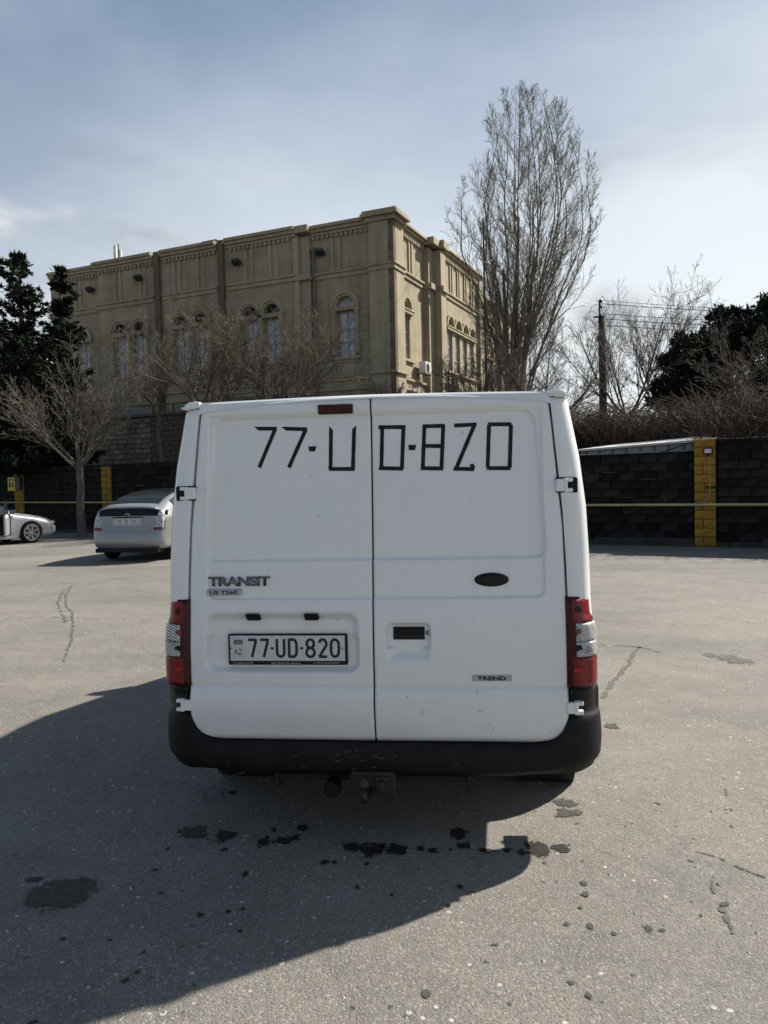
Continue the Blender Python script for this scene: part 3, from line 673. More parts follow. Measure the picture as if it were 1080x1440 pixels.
for sg in (-1, 1): MB().lathe([(0, -.006), (.010, -.005), (.012, 0)], 'y', (sg * .40, plan(.31, 0)[1] - .006, .425), 12).build('bumper_screw', M['plastic'], van)
# ledge under the doors
b = MB(); b.box(-.80, .80, .0, .16, .40, .447); b.build('bumper_step', M['bumper'], van, bevel=.006)
for sg in (-1, 1):
    b = MB(); rows = []
    for i in range(22):
        s = .585 + .30 * i / 21; row = []
        for k in range(9):
            t = k / 8; off = -.006 - .012 * sm((t - .8) / .2) - (.012 if .12 < t < .82 and 2 < i < 17 else 0)
            x, y = plan(s, off); row.append((sg * max(x, .846), y, .578 + .120 * t))
        x, y = plan(s, -.09); row.append((sg * max(x, .846), y, .70)); row.insert(0, (sg * max(x, .846), y, .578)); rows.append(row)
    b.grid(rows)
    b.grid([[rows[0][k] for k in range(11)], [(rows[0][k][0], rows[0][k][1] + .12, rows[0][k][2]) for k in range(11)]])
    c = b.build('bumper_corner', M['plastic'], van, smooth=True)
    md = c.modifiers.new('split', 'EDGE_SPLIT'); md.split_angle = R(40)
# scuffs on the bumper
b = MB(); rr = random.Random(5)
for k in range(22):
    x = rr.choice([rr.gauss(-.10, .05), rr.gauss(0, .04), rr.uniform(-.6, .6)]); z = rr.uniform(.40, .44) if k % 3 else rr.uniform(.34, .40)
    w, h_ = rr.uniform(.004, .02), rr.uniform(.002, .006)
    y = -.045 + .028 * (x / .8) ** 2 - .0085
    b.add([(x - w, y, z - h_), (x + w * .7, y, z - h_ * .6), (x + w, y, z + h_), (x - w * .6, y, z + h_ * .5)], [(0, 1, 2, 3)])
b.build('scuffs', mat('scuffed_plastic', (.035, .035, .035), .7, var=.5, vscale=60), van)['kind'] = 'stuff'

# tail lamps
for sg in (-1, 1):
    def lamp_patch(z0, z1, ua, ub, off, n=14, m=16, edge=.004):
        """patch wrapping the body corner; u 0 = door side .. 1 = round the flank"""
        rows = []
        for k in range(m + 1):
            z = z0 + (z1 - z0) * k / m; w = interp(z, HW) + .006 - .018 * sm((z - .96) / .06) - .030; r_ = .085; row = []
            for i in range(n + 1):
                u = ua + (ub - ua) * i / n; L = w - r_ - .848; tot = L + r_ * math.pi / 2 + .05; q = u * tot
                ed = min(i, n - i, k, m - k); of = off - (edge if ed == 0 else 0)
                if q < L: x, y = .848 + q, -.004 - of
                elif q < L + r_ * math.pi / 2:
                    a = (q - L) / r_; x, y = w - r_ + (r_ + of) * math.sin(a), -.004 + r_ - (r_ + of) * math.cos(a)
                else: x, y = w + of, -.004 + r_ + q - L - r_ * math.pi / 2
                row.append((sg * x, y + lean(z), z))
            rows.append(row)
        return rows
    b = MB(); base = lamp_patch(.704, 1.092, 0, 1, .008); b.grid(base)
    for e in (base[0], base[-1], [r_[0] for r_ in base], [r_[-1] for r_ in base]):
        b.grid([e, [(p[0] * .975, p[1] + .03, p[2]) for p in e]])
    lamp = b.build('tail_lamp', M['red_black'], van, smooth=True)
    for nm, z0, z1, mt, ua in (('brake_lens', .985, 1.082, 'lens_red', .07), ('clear_lens', .905, .980, 'lens_clear', .13), ('reversing_lens', .838, .903, 'lens_clear_b', .13), ('fog_lens', .714, .832, 'lens_red', .07)):
        MB().grid(lamp_patch(z0, z1, ua, .93 if mt == 'lens_red' else .76, .0135, edge=.005)).build(nm, M[mt], lamp, smooth=True)
    # bulbs seen through the lens
    for z, mt, ax in ((.945, 'lens_amber', .883), (.875, 'plastic', .885), (1.04, 'red_black', .885)):
        MB().lathe([(0, -.0172), (.009, -.0168), (.014, -.0158), (.015, -.005)], 'y', (sg * ax, lean(z), z), 16).build('bulb', M[mt], lamp)
    MB().box(sg * .88 - .018, sg * .88 + .018, -.0215, -.012, .775, .792).build('reflector', M['lens_red_bright'], lamp)
    # gutter end caps at the roof corners
    b = MB(); b.box(min(sg * .81, sg * .876), max(sg * .81, sg * .876), .10, .26, 1.958, 1.968)
    b.prism([(sg * .79, 1.962), (sg * .866, 1.966), (sg * .860, 1.978), (sg * .842, 1.989), (sg * .812, 1.994), (sg * .79, 1.990)], 'y', .105, .25)
    b.build('gutter_cap', M['white'], van, bevel=.006, seg=3)
    # hinges
    for z, zz_ in ((1.572, .03), (.618, .027)):
        yb = lean(z); xx = xe(z)
        if z > 1:
            MB().box(min(sg * (xx - .012), sg * (xx + .083)), max(sg * (xx - .012), sg * (xx + .083)), yb - .004, yb + .05, z - .034, z + .034).build('hinge_recess', M['plastic'], van, bevel=.008, seg=3)
            yb -= .004
        else: yb -= .008
        h1 = MB(); h1.box(min(sg * (xx - .012), sg * (xx + .024)), max(sg * (xx - .012), sg * (xx + .024)), yb - .014, yb + .02, z - zz_ * .9, z + zz_ * .9)
        hg = h1.build('hinge', M['white'], van, bevel=.006, seg=3)
        h2 = MB()
        for q in (-1, 1): h2.box(min(sg * (xx + .022), sg * (xx + .06)), max(sg * (xx + .022), sg * (xx + .06)), yb - .010, yb + .02, z + q * zz_ * .72 - .008, z + q * zz_ * .72 + .008)
        h2.lathe([(0, -.028), (.009, -.028), (.009, .028), (0, .028)], 'z', (sg * (xx + .030), yb - .006, z), 12)
        h2.build('hinge_bracket', M['white'], hg, bevel=.003)
# high brake lamp on the left door
def on_door(x, z, side, off=0.): return door_y(x, z, side) - off
b = MB(); P0 = [(-.237, 1.915), (-.079, 1.915), (-.079, 1.957), (-.237, 1.957)]
def door_block(x0, x1, z0, z1, side, th, mt, parent, name, bevel=.004, n=1):
    b = MB(); ym = [[on_door(x0 + (x1 - x0) * i / 4, z, side) for i in range(5)] for z in (z0, z1)]
    yb = max(max(r_) for r_ in ym); y0 = on_door((x0 + x1) / 2, z0, side) - th; y1 = on_door((x0 + x1) / 2, z1, side) - th
    b.add([(x0, y0, z0), (x1, y0, z0), (x1, yb, z0), (x0, yb, z0), (x0, y1, z1), (x1, y1, z1), (x1, yb, z1), (x0, yb, z1)],
          [(0, 3, 2, 1), (4, 5, 6, 7), (0, 1, 5, 4), (1, 2, 6, 5), (2, 3, 7, 6), (3, 0, 4, 7)])
    return b.build(name, M[mt], parent, bevel=bevel, seg=3)
L, Rr = DOORS[-1], DOORS[1]
hb = door_block(-.238, -.078, 1.913, 1.957, -1, .014, 'red_black', L, 'high_brake_lamp', .007)
# plate lamps
for x in (-.545, -.278):
    door_block(x - .033, x + .033, .992, 1.026, -1, .022, 'plastic', L, 'plate_lamp', .008)
# handle
hd = door_block(.086, .226, .905, .962, 1, .004, 'blackgloss', Rr, 'door_handle', .008)
door_block(.094, .218, .931, .955, 1, .016, 'plastic', hd, 'handle_grip', .006)
MB().lathe([(0, 0), (.011, 0), (.011, .01)], 'y', (.24, on_door(.24, .93, 1) - .004, .935), 14).build('lock_cylinder', M['badge'], hd)
# oval badge
b = MB(); yo = on_door(.522, 1.166, 1)
ring = [(.076 * math.cos(a), .031 * math.sin(a)) for a in np.linspace(0, 2 * math.pi, 40, endpoint=False)]
b.add([(.522 + x, yo + .004, 1.166 + z) for x, z in ring] + [(.522 + x * .97, yo - .006, 1.166 + z * .94) for x, z in ring] + [(.522 + x * .6, yo - .010, 1.166 + z * .6) for x, z in ring] + [(.522, yo - .011, 1.166)],
      [(i, (i + 1) % 40, 40 + (i + 1) % 40, 40 + i) for i in range(40)] + [(40 + i, 40 + (i + 1) % 40, 80 + (i + 1) % 40, 80 + i) for i in range(40)] + [(80 + i, 80 + (i + 1) % 40, 120) for i in range(40)])
ov = b.build('oval_badge', mat('oval_badge_dark', (.006, .006, .007), .35, col2=(.012, .006, .007), vscale=30, spec=.3), Rr, smooth=True)
# worn traces of script inside the oval
b = MB()
for pts in ([(-.040, -.004), (-.030, .010), (-.016, .010), (-.020, -.008)], [(-.012, -.006), (-.004, .004), (.004, -.006), (-.002, -.010)], [(.006, .004), (.014, .006)], [(.020, .010), (.028, -.006), (.038, -.006), (.034, .008)]):
    b.tube([(.522 + x, yo - .0105, 1.166 + z) for x, z in pts], .0016, 4)
b.build('badge_script', mat('faded_red_script', (.045, .012, .012), .4), ov)

# tape characters: strips lying on the door skin
TAPE = {'77a': [[(-.53, 1.861), (-.435, 1.858)], [(-.441, 1.858), (-.517, 1.683)]],
 '77b': [[(-.402, 1.857), (-.293, 1.851)], [(-.299, 1.851), (-.379, 1.679)]],
 'dash': [[(-.286, 1.761), (-.254, 1.761)]],
 'U': [[(-.183, 1.853), (-.187, 1.67)], [(-.196, 1.668), (-.076, 1.665)], [(-.077, 1.853), (-.085, 1.667)]],
 'D': [[(.050, 1.85), (.044, 1.664)], [(.033, 1.850), (.154, 1.847)], [(.146, 1.849), (.136, 1.660)], [(.033, 1.666), (.143, 1.661)]],
 'dash2': [[(.167, 1.755), (.199, 1.754)]],
 '8': [[(.240, 1.853), (.229, 1.655)], [(.324, 1.852), (.312, 1.653)], [(.233, 1.848), (.331, 1.847)], [(.238, 1.760), (.318, 1.757)], [(.222, 1.661), (.318, 1.657)]],
 '2': [[(.372, 1.847), (.471, 1.849)], [(.464, 1.852), (.376, 1.653)], [(.366, 1.655), (.457, 1.651)], [(.446, 1.674), (.454, 1.652)]],
 '0': [[(.526, 1.846), (.516, 1.657)], [(.622, 1.843), (.612, 1.654)], [(.523, 1.848), (.625, 1.845)], [(.512, 1.654), (.616, 1.651)]]}
ti = 0
for key, strokes in TAPE.items():
    side = -1 if strokes[0][0][0] < 0 else 1; b = MB()
    for si, (a, c) in enumerate(strokes):
        hw_ = .0088 if key != 'dash' and key != 'dash2' else .0115
        ax, az = a; cx, cz = c; dx, dz = cx - ax, cz - az; l = math.hypot(dx, dz); ux, uz = dx / l, dz / l; qx, qz = -uz, ux
        m = max(3, int(l / .012)); rows = []
        ca = rr.uniform(-.35, .35) * hw_; cb = rr.uniform(-.35, .35) * hw_
        if key in ('77a', '77b') and si == 0: ca = -hw_ * 1.3
        if key == 'U' and si != 1: ca = hw_ * (1.1 if si == 0 else -1.1)
        for i in range(m + 1):
            t = i / m; row = []
            for k in (-1, 0, 1):
                tt = t * l + (ca * k if i == 0 else cb * k if i == m else 0)
                wob = hw_ * (1 + .03 * math.sin(i * .9 + si))
                x = ax + ux * tt + qx * wob * k; z = az + uz * tt + qz * wob * k
                row.append((x, door_y(x, z, side) - .0012 - .0003 * si, z))
            rows.append(row)
        b.grid(rows)
    o = b.build('tape_character', M['tape'], DOORS[side]); ti += 1

# text helper: built-in font turned into solid letters
def text_mesh(s, size, depth=.002, bold=0., sx=1., shear=0., spacing=1.):
    cu = bpy.data.curves.new('t', 'FONT'); cu.body = s; cu.size = size; cu.extrude = depth; cu.offset = bold; cu.align_x = 'CENTER'; cu.align_y = 'CENTER'; cu.shear = shear; cu.space_character = spacing
    cu.resolution_u = 3
    o = bpy.data.objects.new('t', cu); COL.objects.link(o); dg = bpy.context.evaluated_depsgraph_get(); dg.update()
    me = bpy.data.meshes.new_from_object(o.evaluated_get(dg)); bpy.data.objects.remove(o); bpy.data.curves.remove(cu)
    me.transform(Matrix.Diagonal((sx, 1, 1, 1)))
    # stand it up facing -Y
    me.transform(Matrix.Rotation(R(90), 4, 'X'))
    return me
def place_text(name, s, x, y, z, width, height, mt, parent, depth=.002, bold=0., spacing=1., tilt=0.):
    me = text_mesh(s, 1., 0, bold, spacing=spacing); v = np.empty(len(me.vertices) * 3); me.vertices.foreach_get('co', v); v = v.reshape(-1, 3)
    lo, hi = v.min(0), v.max(0)
    bm = bmesh.new(); bm.from_mesh(me)
    r_ = bmesh.ops.extrude_face_region(bm, geom=bm.faces[:]); bmesh.ops.translate(bm, verts=[q for q in r_['geom'] if isinstance(q, bmesh.types.BMVert)], vec=(0, -1, 0))
    bmesh.ops.recalc_face_normals(bm, faces=bm.faces); bm.to_mesh(me); bm.free()
    me.transform(Matrix.Translation((-(lo[0] + hi[0]) / 2, 0, -(lo[2] + hi[2]) / 2)))
    me.transform(Matrix.Diagonal((width / (hi[0] - lo[0]), depth, height / (hi[2] - lo[2]), 1)))
    if tilt: me.transform(Matrix.Rotation(tilt, 4, 'X'))
    me.transform(Matrix.Translation((x, y, z))); me.materials.clear(); me.materials.append(M[mt])
    return link_mesh(name, me, None, parent)
ty = on_door(-.6, 1.165, -1)
place_text('badge_lettering', 'TRANSIT', -.608, ty - .002, 1.170, .286, .044, 'badge', L, depth=.006, bold=.035, spacing=.92, tilt=-.0914)
pad = door_block(-.758, -.595, 1.108, 1.136, -1, .014, 'badge_pad', L, 'badge_strip', .004)
place_text('badge_lettering', 'US T260', -.678, on_door(-.677, 1.122, -1) - .0138, 1.122, .130, .017, 'plate_black', pad, depth=.0015, bold=.03)
pad = door_block(.430, .600, .729, .757, 1, .004, 'badge_pad', Rr, 'badge_strip', .005)
place_text('badge_lettering', 'TREND', .514, on_door(.5, .743, 1) - .004, .7425, .125, .017, 'plate_black', pad, depth=.0015, bold=.04)

# licence plate
py_ = on_door(-.39, .86, -1)
b = MB(); b.box(-.665, -.119, py_ - .018, py_ + .004, .792, .933); fr = b.build('licence_plate', M['blackgloss'], L, bevel=.007, seg=3)
b = MB(); b.box(-.654, -.130, py_ - .0205, py_ - .016, .812, .926); b.build('plate_panel', M['plate'], fr, bevel=.004)
PY = py_ - .0208
def stroke_glyph(name, lines, x0, z0, w, h_, sw, y, mt, parent):
    """lines in a unit box; each a polyline drawn with a flat pen"""
    b = MB()
    for li, ln in enumerate(lines):
        pts = [(x0 + p[0] * w, z0 + p[1] * h_) for p in ln]; n = len(pts); Lft = []; Rgt = []
        for i in range(n):
            a = pts[max(i - 1, 0)]; c = pts[min(i + 1, n - 1)]; dx, dz = c[0] - a[0], c[1] - a[1]; l = math.hypot(dx, dz) or 1
            qx, qz = -dz / l * sw / 2, dx / l * sw / 2; yy = y - .0002 * li
            Lft.append((pts[i][0] + qx, yy, pts[i][1] + qz)); Rgt.append((pts[i][0] - qx, yy, pts[i][1] - qz))
        b.grid([Lft, Rgt])
    return b.build(name, M[mt], parent, fix=False)
def arc(cx, cz, rx, rz, a0, a1, n=10): return [(cx + rx * math.cos(R(a0 + (a1 - a0) * i / n)), cz + rz * math.sin(R(a0 + (a1 - a0) * i / n))) for i in range(n + 1)]
GL = {'7': [[(0, .96), (1, .96)], [(.97, 1), (.9, .8), (.42, 0)]],
      'U': [[(.03, 1), (.03, .25)] + arc(.5, .25, .47, .22, 180, 360) + [(.97, 1)]],
      'D': [[(.05, 0), (.05, 1)], [(0, .97), (.55, .97)] + arc(.55, .68, .42, .29, 90, 0) + arc(.55, .32, .42, .29, 0, -90) + [(0, .03)]],
      '-': [[(0, .47), (1, .47)]],
      '8': [arc(.5, .74, .40, .23, 0, 360, 20), arc(.5, .26, .46, .24, 0, 360, 20)],
      '2': [arc(.5, .72, .44, .25, 165, -25, 12) + [(.06, .04)], [(0, .03), (1, .03)]],
      '0': [arc(.5, .68, .45, .29, 0, 180, 12) + arc(.5, .32, .45, .29, 180, 360, 12) + [(.95, .68)]],
      '9': [arc(.5, .70, .43, .27, 0, 360, 18), [(.93, .7), (.9, .4), (.45, .0)]], '3': [arc(.45, .75, .4, .22, 150, -90, 12) , arc(.45, .27, .45, .25, 90, -150, 12)],
      '5': [[(.95, .96), (.1, .96), (.08, .55)], arc(.45, .32, .46, .30, 110, -150, 12)], 'Z': [[(0, .96), (1, .96)], [(.97, 1), (.03, 0)], [(0, .04), (1, .04)]]}
X = -.573
def pchar(ch, px0, px1):
    x0 = -.665 + (px0 - 338) / (898 - 338) * .546; x1 = -.665 + (px1 - 338) / (898 - 338) * .546
    stroke_glyph('plate_character', GL[ch], x0 + .004, .829, x1 - x0 - .008, .082, .0128, PY, 'plate_black', fr)
for ch, a, c in (('7', 432, 478), ('7', 488, 534), ('U', 566, 610), ('D', 622, 668), ('8', 703, 752), ('2', 762, 808), ('0', 817, 865)): pchar(ch, a, c)
for a, c in ((541, 557), (679, 695)):
    x0 = -.665 + (a - 338) / 560 * .546; MB().box(x0, x0 + .014, PY - .0006, PY, .864, .874).build('plate_character', M['plate_black'], fr)
fx = -.665 + (367 - 338) / 560 * .546
for k, mt in enumerate(('flag_green', 'flag_red', 'flag_blue')): MB().box(fx, fx + .042, PY - .0006, PY, .886 + k * .0077, .8935 + k * .0077).build('flag_stripe', M[mt], fr)
MB().lathe([(0, -.0012), (.0028, -.0012)], 'y', (fx + .020, PY, .8975), 10).build('flag_crescent', M['plate'], fr)
azp = MB().box(fx - .008, fx + .048, PY - .0012, PY, .832, .874).build('country_panel', M['frame_print'], fr, bevel=.003)
MB().box(fx - .0065, fx + .0465, PY - .0016, PY - .001, .8335, .8725).build('country_panel_face', M['plate'], fr)
place_text('plate_character', 'AZ', fx + .020, PY - .0016, .853, .038, .026, 'plate_black', fr, depth=.0006)
for x in (-.6505, -.1405): MB().lathe([(0, -.002), (.0035, -.002), (.0035, 0)], 'y', (x, PY, .869), 10).build('plate_screw', M['plate_black'], fr)
for s, x, w in (('LEXUS Baku', -.39, .115), ('LEXUS AUTO', -.585, .07), ('(+99412)4025050', -.215, .115)):
    place_text('frame_lettering', s, x, py_ - .018, .8015, w, .0085, 'frame_print', fr, depth=.0006)
b = MB(); b.tube([(-.630 + .012 * math.cos(a), py_ - .0187, .8015 + .0045 * math.sin(a)) for a in np.linspace(0, 6.3, 18)], .0008, 4); b.build('frame_emblem', M['frame_print'], fr)
b = MB(); b.tube([(-.458 + .007 * math.cos(a), py_ - .0187, .8015 + .0048 * math.sin(a)) for a in np.linspace(0, 6.3, 18)], .0008, 4); b.tube([(-.459, py_ - .0187, .805), (-.461, py_ - .0187, .800), (-.454, py_ - .0187, .800)], .0008, 4); b.build('frame_emblem', M['frame_print'], fr)
# small scratches and dents on the right door
scr = []
for pts in ([(.445, .689), (.452, .683), (.456, .676)], [(.213, .612), (.2125, .585)], [(.50, .545), (.493, .538)], [(.495, .6925), (.50, .690)], [(.01, .665), (.011, .675)]):
    b = MB(); b.tube([(x, door_y(x, z, 1) - .0006, z) for x, z in pts], .0012, 4)
    scr.append(b.build('scratch', scr[0].data.materials[0] if scr else mat('scratch_grey', (.18, .17, .16), .7), Rr))

# tow bar
tb = MB(); tb.box(-.45, .42, .02, .07, .272, .30); tb.box(-.46, -.44, .0, .09, .235, .31); tb.box(.40, .425, 0, .09, .225, .31)
towbar = tb.build('tow_bar', M['dark'], van, bevel=.004)
tb = MB(); tb.box(-.105, .09, -.065, -.04, .262, .345); tb.box(-.095, .08, -.04, .06, .27, .33)
for x in (-.06, .035): tb.box(x - .03, x + .03, -.078, -.064, .268, .328); tb.lathe([(0, -.03), (.016, -.03), (.016, 0)], 'y', (x, -.07, .30), 6)
tb.build('tow_bracket', M['steel'], towbar, bevel=.003)
tb = MB(); tb.tube([(-.02, -.06, .27), (-.03, -.12, .245), (-.035, -.15, .25), (-.035, -.15, .30)], [.018, .018, .016, .014], 8); tb.lathe([(0, .30), (.014, .30), (.022, .312), (.025, .326), (.020, .342), (0, .35)], 'z', (-.035, -.15, 0), 16)
tb.build('tow_ball', M['steel'], towbar, smooth=True)
tb = MB(); tb.lathe([(0, -.05), (.034, -.048), (.038, -.02), (.034, .03), (0, .03)], 'y', (-.19, -.02, .262), 18); tb.box(-.197, -.183, -.075, -.06, .285, .30)
tb.build('trailer_socket', M['plastic'], towbar, smooth=False)
tb = MB(); tb.tube([(-.74, .05, .33), (-.72, -.0, .305), (-.66, -.02, .298), (-.60, .0, .31), (-.58, .06, .34)], .0025, 5); tb.build('loose_cable', M['wire'], van)
# front of the van: screen, side windows, mirrors, lamps, grille
def inset_patch(ya, yb, pa, pb, off, name, mt, parent, both=True):
    """glass lying just outside the shell between section points pa..pb and stations ya..yb"""
    sts = [i for i, s_ in enumerate(ST) if ya - 1e-6 <= s_[0] <= yb + 1e-6]
    for sg in ((1, -1) if both else (1,)):
        b = MB(); b.grid([[(sg * (secs[i][k][0] + off), secs[i][k][1], secs[i][k][2] + (off if k > 17 else 0)) for k in range(pa, pb + 1)] for i in sts]); b.build(name, M[mt], parent, smooth=True)
inset_patch(3.15, 3.85, 20, 25, .006, 'windscreen', 'glass', van)
inset_patch(2.4, 3.5, 8, 13, .006, 'side_window', 'glass', van)
MB().box(-.5, .5, 4.80, 4.84, .5, .75).build('grille', M['plastic'], van, bevel=.01)
for sg in (-1, 1):
    MB().box(min(sg * .98, sg * 1.18), max(sg * .98, sg * 1.18), 3.42, 3.52, 1.25, 1.55).build('wing_mirror', M['plastic'], van, bevel=.03, seg=3)
    MB().box(min(sg * .45, sg * .8), max(sg * .45, sg * .8), 4.55, 4.80, .85, 1.0).build('headlight', M['lens_clear'], van, bevel=.03)

# ------------------------------------------------------------------ ordinary cars: lofted shell
def car_shell(ST, rear_off=None, arches=(), mt='silver', parent=None):
    secs = []
    for (y, hw, zb, zbelt, zt, hwt) in ST:
        p = [(0, zb), (.80 * hw, zb), (.95 * hw, zb + .035), (hw * .99, zb + .14), (hw, .45 * zb + .55 * zbelt), (hw, .25 * zb + .75 * zbelt), (hw * .99, zbelt - .06), (hw * .955, zbelt),
             ((hw * .955 + hwt) / 2 + .015, (zbelt + zt - .05) / 2), (hwt, zt - .05), (hwt * .85, zt - .012), (hwt * .45, zt), (0, zt + .006)]
        secs.append([(x, y + (rear_off(y, z) if rear_off else 0), z) for x, z in p])
    b = MB()
    for sg in (1, -1): b.grid([[(sg * x, y, z) for x, y, z in s_] for s_ in secs])
    for s_ in (secs[0], secs[-1]): b.grid([[(x, y, z) for x, y, z in s_], [(x * .5, y, z) for x, y, z in s_], [(-x * .5, y, z) for x, y, z in s_], [(-x, y, z) for x, y, z in s_]])
    me = b.mesh('body')
    o = bpy.data.objects.new('tmp', me); COL.objects.link(o); m_ = o.modifiers.new('s', 'SUBSURF'); m_.levels = 2
    dg = bpy.context.evaluated_depsgraph_get(); me2 = bpy.data.meshes.new_from_object(o.evaluated_get(dg)); bpy.data.objects.remove(o)
    me3 = cut(me2, [disc(s * .55, s * 1.2, y, z, r_) for y, z, r_ in arches for s in (-1, 1)])
    body = link_mesh('body', me3, M[mt], parent, smooth=True)
    md = body.modifiers.new('split', 'EDGE_SPLIT'); md.split_angle = R(50)
    return body, secs
def glass_patch(secs, i0, i1, k0, k1, off, name, mt, parent, sgs=(1, -1), trim=.06):
    for sg in sgs:
        rows = []
        for i in range(i0, i1 + 1): rows.append([Vector(secs[i][k]) for k in range(k0, k1 + 1)])
        # refine and push outwards
        R2 = []
        for i in range(len(rows) - 1):
            for q in range(3):
                t = q / 3; R2.append([a.lerp(c, t) for a, c in zip(rows[i], rows[i + 1])])
        R2.append(rows[-1]); b = MB()
        b.grid([[(sg * (p.x + (off if k0 < 9 else 0)), p.y, p.z + (off if k1 > 10 else 0)) for p in r_] for r_ in R2]); b.build(name, M[mt], parent, smooth=True)

# silver hatchback to the left of the van
hp = Vector((-5.62, 16.75, 0))
hb_ = empty('hatchback', hp, R(-9), 'silver hatchback with dark split rear window, parked behind the van at left', 'car')
hb_.scale = (1.04, 1.04, 1.04)
HS = [(0, .66, .30, .98, 1.14, .60), (.02, .76, .27, 1.0, 1.17, .64), (.10, .82, .25, 1.0, 1.18, .66), (.30, .845, .24, .99, 1.22, .66), (.75, .86, .22, .98, 1.34, .63), (1.3, .865, .20, .96, 1.46, .58),
      (1.9, .865, .20, .94, 1.51, .56), (2.4, .865, .20, .92, 1.50, .56), (2.9, .865, .20, .92, 1.38, .58), (3.4, .86, .20, .93, 1.15, .66), (3.75, .85, .2, .92, .99, .70), (4.1, .82, .22, .80, .88, .68), (4.3, .74, .26, .66, .76, .60), (4.38, .62, .32, .56, .62, .5)]
def hoff(y, z):
    f = max(0, 1 - y / .75)
    return f * (interp(z, [(.25, .05), (.45, -.03), (.62, -.02), (.70, .06), (1.0, .12), (1.2, .17), (1.3, .2)]))
body, hs = car_shell(HS, hoff, [(.80, .31, .35), (3.5, .31, .35)], 'silver', hb_)
for y in (.80, 3.5):
    for s in (-1, 1): wheel(hb_, s * .755, y, s, r_=.31, w=.185, rim=.19, spokes=5)
def face(name, outline, mt, parent, y, th=.02, bevel=.006, n=1):
    b = MB(); b.prism(outline, 'y', y - th, y + .03); return b.build(name, M[mt], parent, bevel=bevel)
def sheet_on(name, u0, u1, z0f, z1f, yf, mt, parent, n=14, off=.006, m=4):
    rows = []
    for i in range(n + 1):
        x = u0 + (u1 - u0) * i / n; z0, z1 = z0f(x), z1f(x)
        rows.append([(x, yf(x, z0 + (z1 - z0) * k / m) - off, z0 + (z1 - z0) * k / m) for k in range(m + 1)])
    b = MB(); b.grid(rows)
    b.grid([rows[0], [(p[0], p[1] + .05, p[2]) for p in rows[0]]]); b.grid([rows[-1], [(p[0], p[1] + .05, p[2]) for p in rows[-1]]])
    b.grid([[r_[0] for r_ in rows], [(r_[0][0], r_[0][1] + .05, r_[0][2]) for r_ in rows]]); b.grid([[r_[-1] for r_ in rows], [(r_[-1][0], r_[-1][1] + .05, r_[-1][2]) for r_ in rows]])
    return b.build(name, M[mt], parent, smooth=False)
from mathutils.bvhtree import BVHTree
_bm = bmesh.new(); _bm.from_mesh(body.data); _bv = BVHTree.FromBMesh(_bm); _bm.free()
def hy(x, z):
    h_ = _bv.ray_cast(Vector((x, -3, z)), Vector((0, 1, 0)))
    return h_[0].y if h_[0] else .25
sheet_on('hatch_panel', -.60, .60, lambda x: .625 + .10 * sm((abs(x) - .44) / .16), lambda x: 1.0, hy, 'silver', hb_, off=.012)
sheet_on('lower_rear_window', -.66, .66, lambda x: .965, lambda x: 1.125 - .05 * (abs(x) / .66) ** 4, hy, 'blackgloss', hb_, off=.022)
sheet_on('spoiler', -.70, .70, lambda x: 1.128 - .05 * (abs(x) / .7) ** 4, lambda x: 1.165 - .05 * (abs(x) / .7) ** 4, lambda x, z: hy(x, z) - .03, 'silver', hb_, off=.022)
for s in (-1, 1):
    sheet_on('lamp_surround', s * .585, s * .80, lambda x: .665, lambda x: 1.115 - .45 * max(0, abs(x) - .68), hy, 'plastic', hb_, off=.006, n=8)
    lamp = sheet_on('tail_lamp', s * .60, s * .785, lambda x: .68, lambda x: 1.10 - .45 * max(0, abs(x) - .68), hy, 'lens_clear', hb_, off=.012, n=8)
    sheet_on('brake_lens', s * .605, s * .775, lambda x: .685, lambda x: .725, hy, 'lens_red', lamp, off=.018, n=6)
rec = sheet_on('plate_recess', -.34, .32, lambda x: .755, lambda x: .935, hy, 'silver_light', hb_, off=.020)
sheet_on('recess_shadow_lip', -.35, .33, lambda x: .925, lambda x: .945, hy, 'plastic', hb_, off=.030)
py2 = min(hy(-.26, .8), hy(0, .8), hy(.24, .8)) - .034
lp = MB().box(-.26, .24, py2, py2 + .03, .795, .895).build('licence_plate', M['plate'], hb_)
for i_, ch in enumerate('99-ZU-325'):
    w = .040; x0 = -.215 + i_ * .049
    stroke_glyph('plate_character', GL[ch], x0, .808, w * (.8 if ch != '-' else .5), .072, .011, py2 - .002, 'plate_black', lp)
b = MB()
for rx, rz, cz in ((.058, .038, 0), (.022, .034, 0), (.040, .014, .018)): ey = hy(0, 1.0) - .03; b.tube([(-.01 + rx * math.cos(a), ey, .985 + cz + rz * math.sin(a)) for a in np.linspace(0, 6.29, 18)], .005, 4)
b.build('emblem', M['chrome'], hb_)
place_text('badge_lettering', 'HYBRID', .43, hy(.43, .8) - .02, .80, .12, .022, 'chrome', hb_, depth=.003)
MB().box(-.70, .70, -.035, .10, .20, .29).build('bumper_underside', M['plastic'], hb_, bevel=.01)
b = MB(); b.box(-.6, .6, .2, 4.0, .20, .32); b.build('underbody', M['dark'], hb_)
# sloping rear glass and roof glass, side glass
glass_patch(hs, 3, 6, 10, 12, .012, 'rear_window', 'glass_roof', hb_)
glass_patch(hs, 4, 9, 7, 9, .010, 'side_window', 'glass', hb_)
glass_patch(hs, 7, 10, 10, 12, .012, 'windscreen', 'glass_roof', hb_)
MB().tube([(.1, 1.75, 1.50), (.1, 1.65, 1.60)], .006, 5).build('antenna', M['plastic'], hb_)
MB().tube([(-.62, .30, 1.28), (-.35, .33, 1.30)], .008, 5).build('wiper', M['plastic'], hb_)

# pale silver saloon at the left edge, nose to the right, door open
sp_ = Vector((-10.72, 23.0, 0)); sal = empty('saloon_car', (0, 0, 0), 0, 'pale silver saloon with its front door open, at the left edge near the yellow post', 'car')
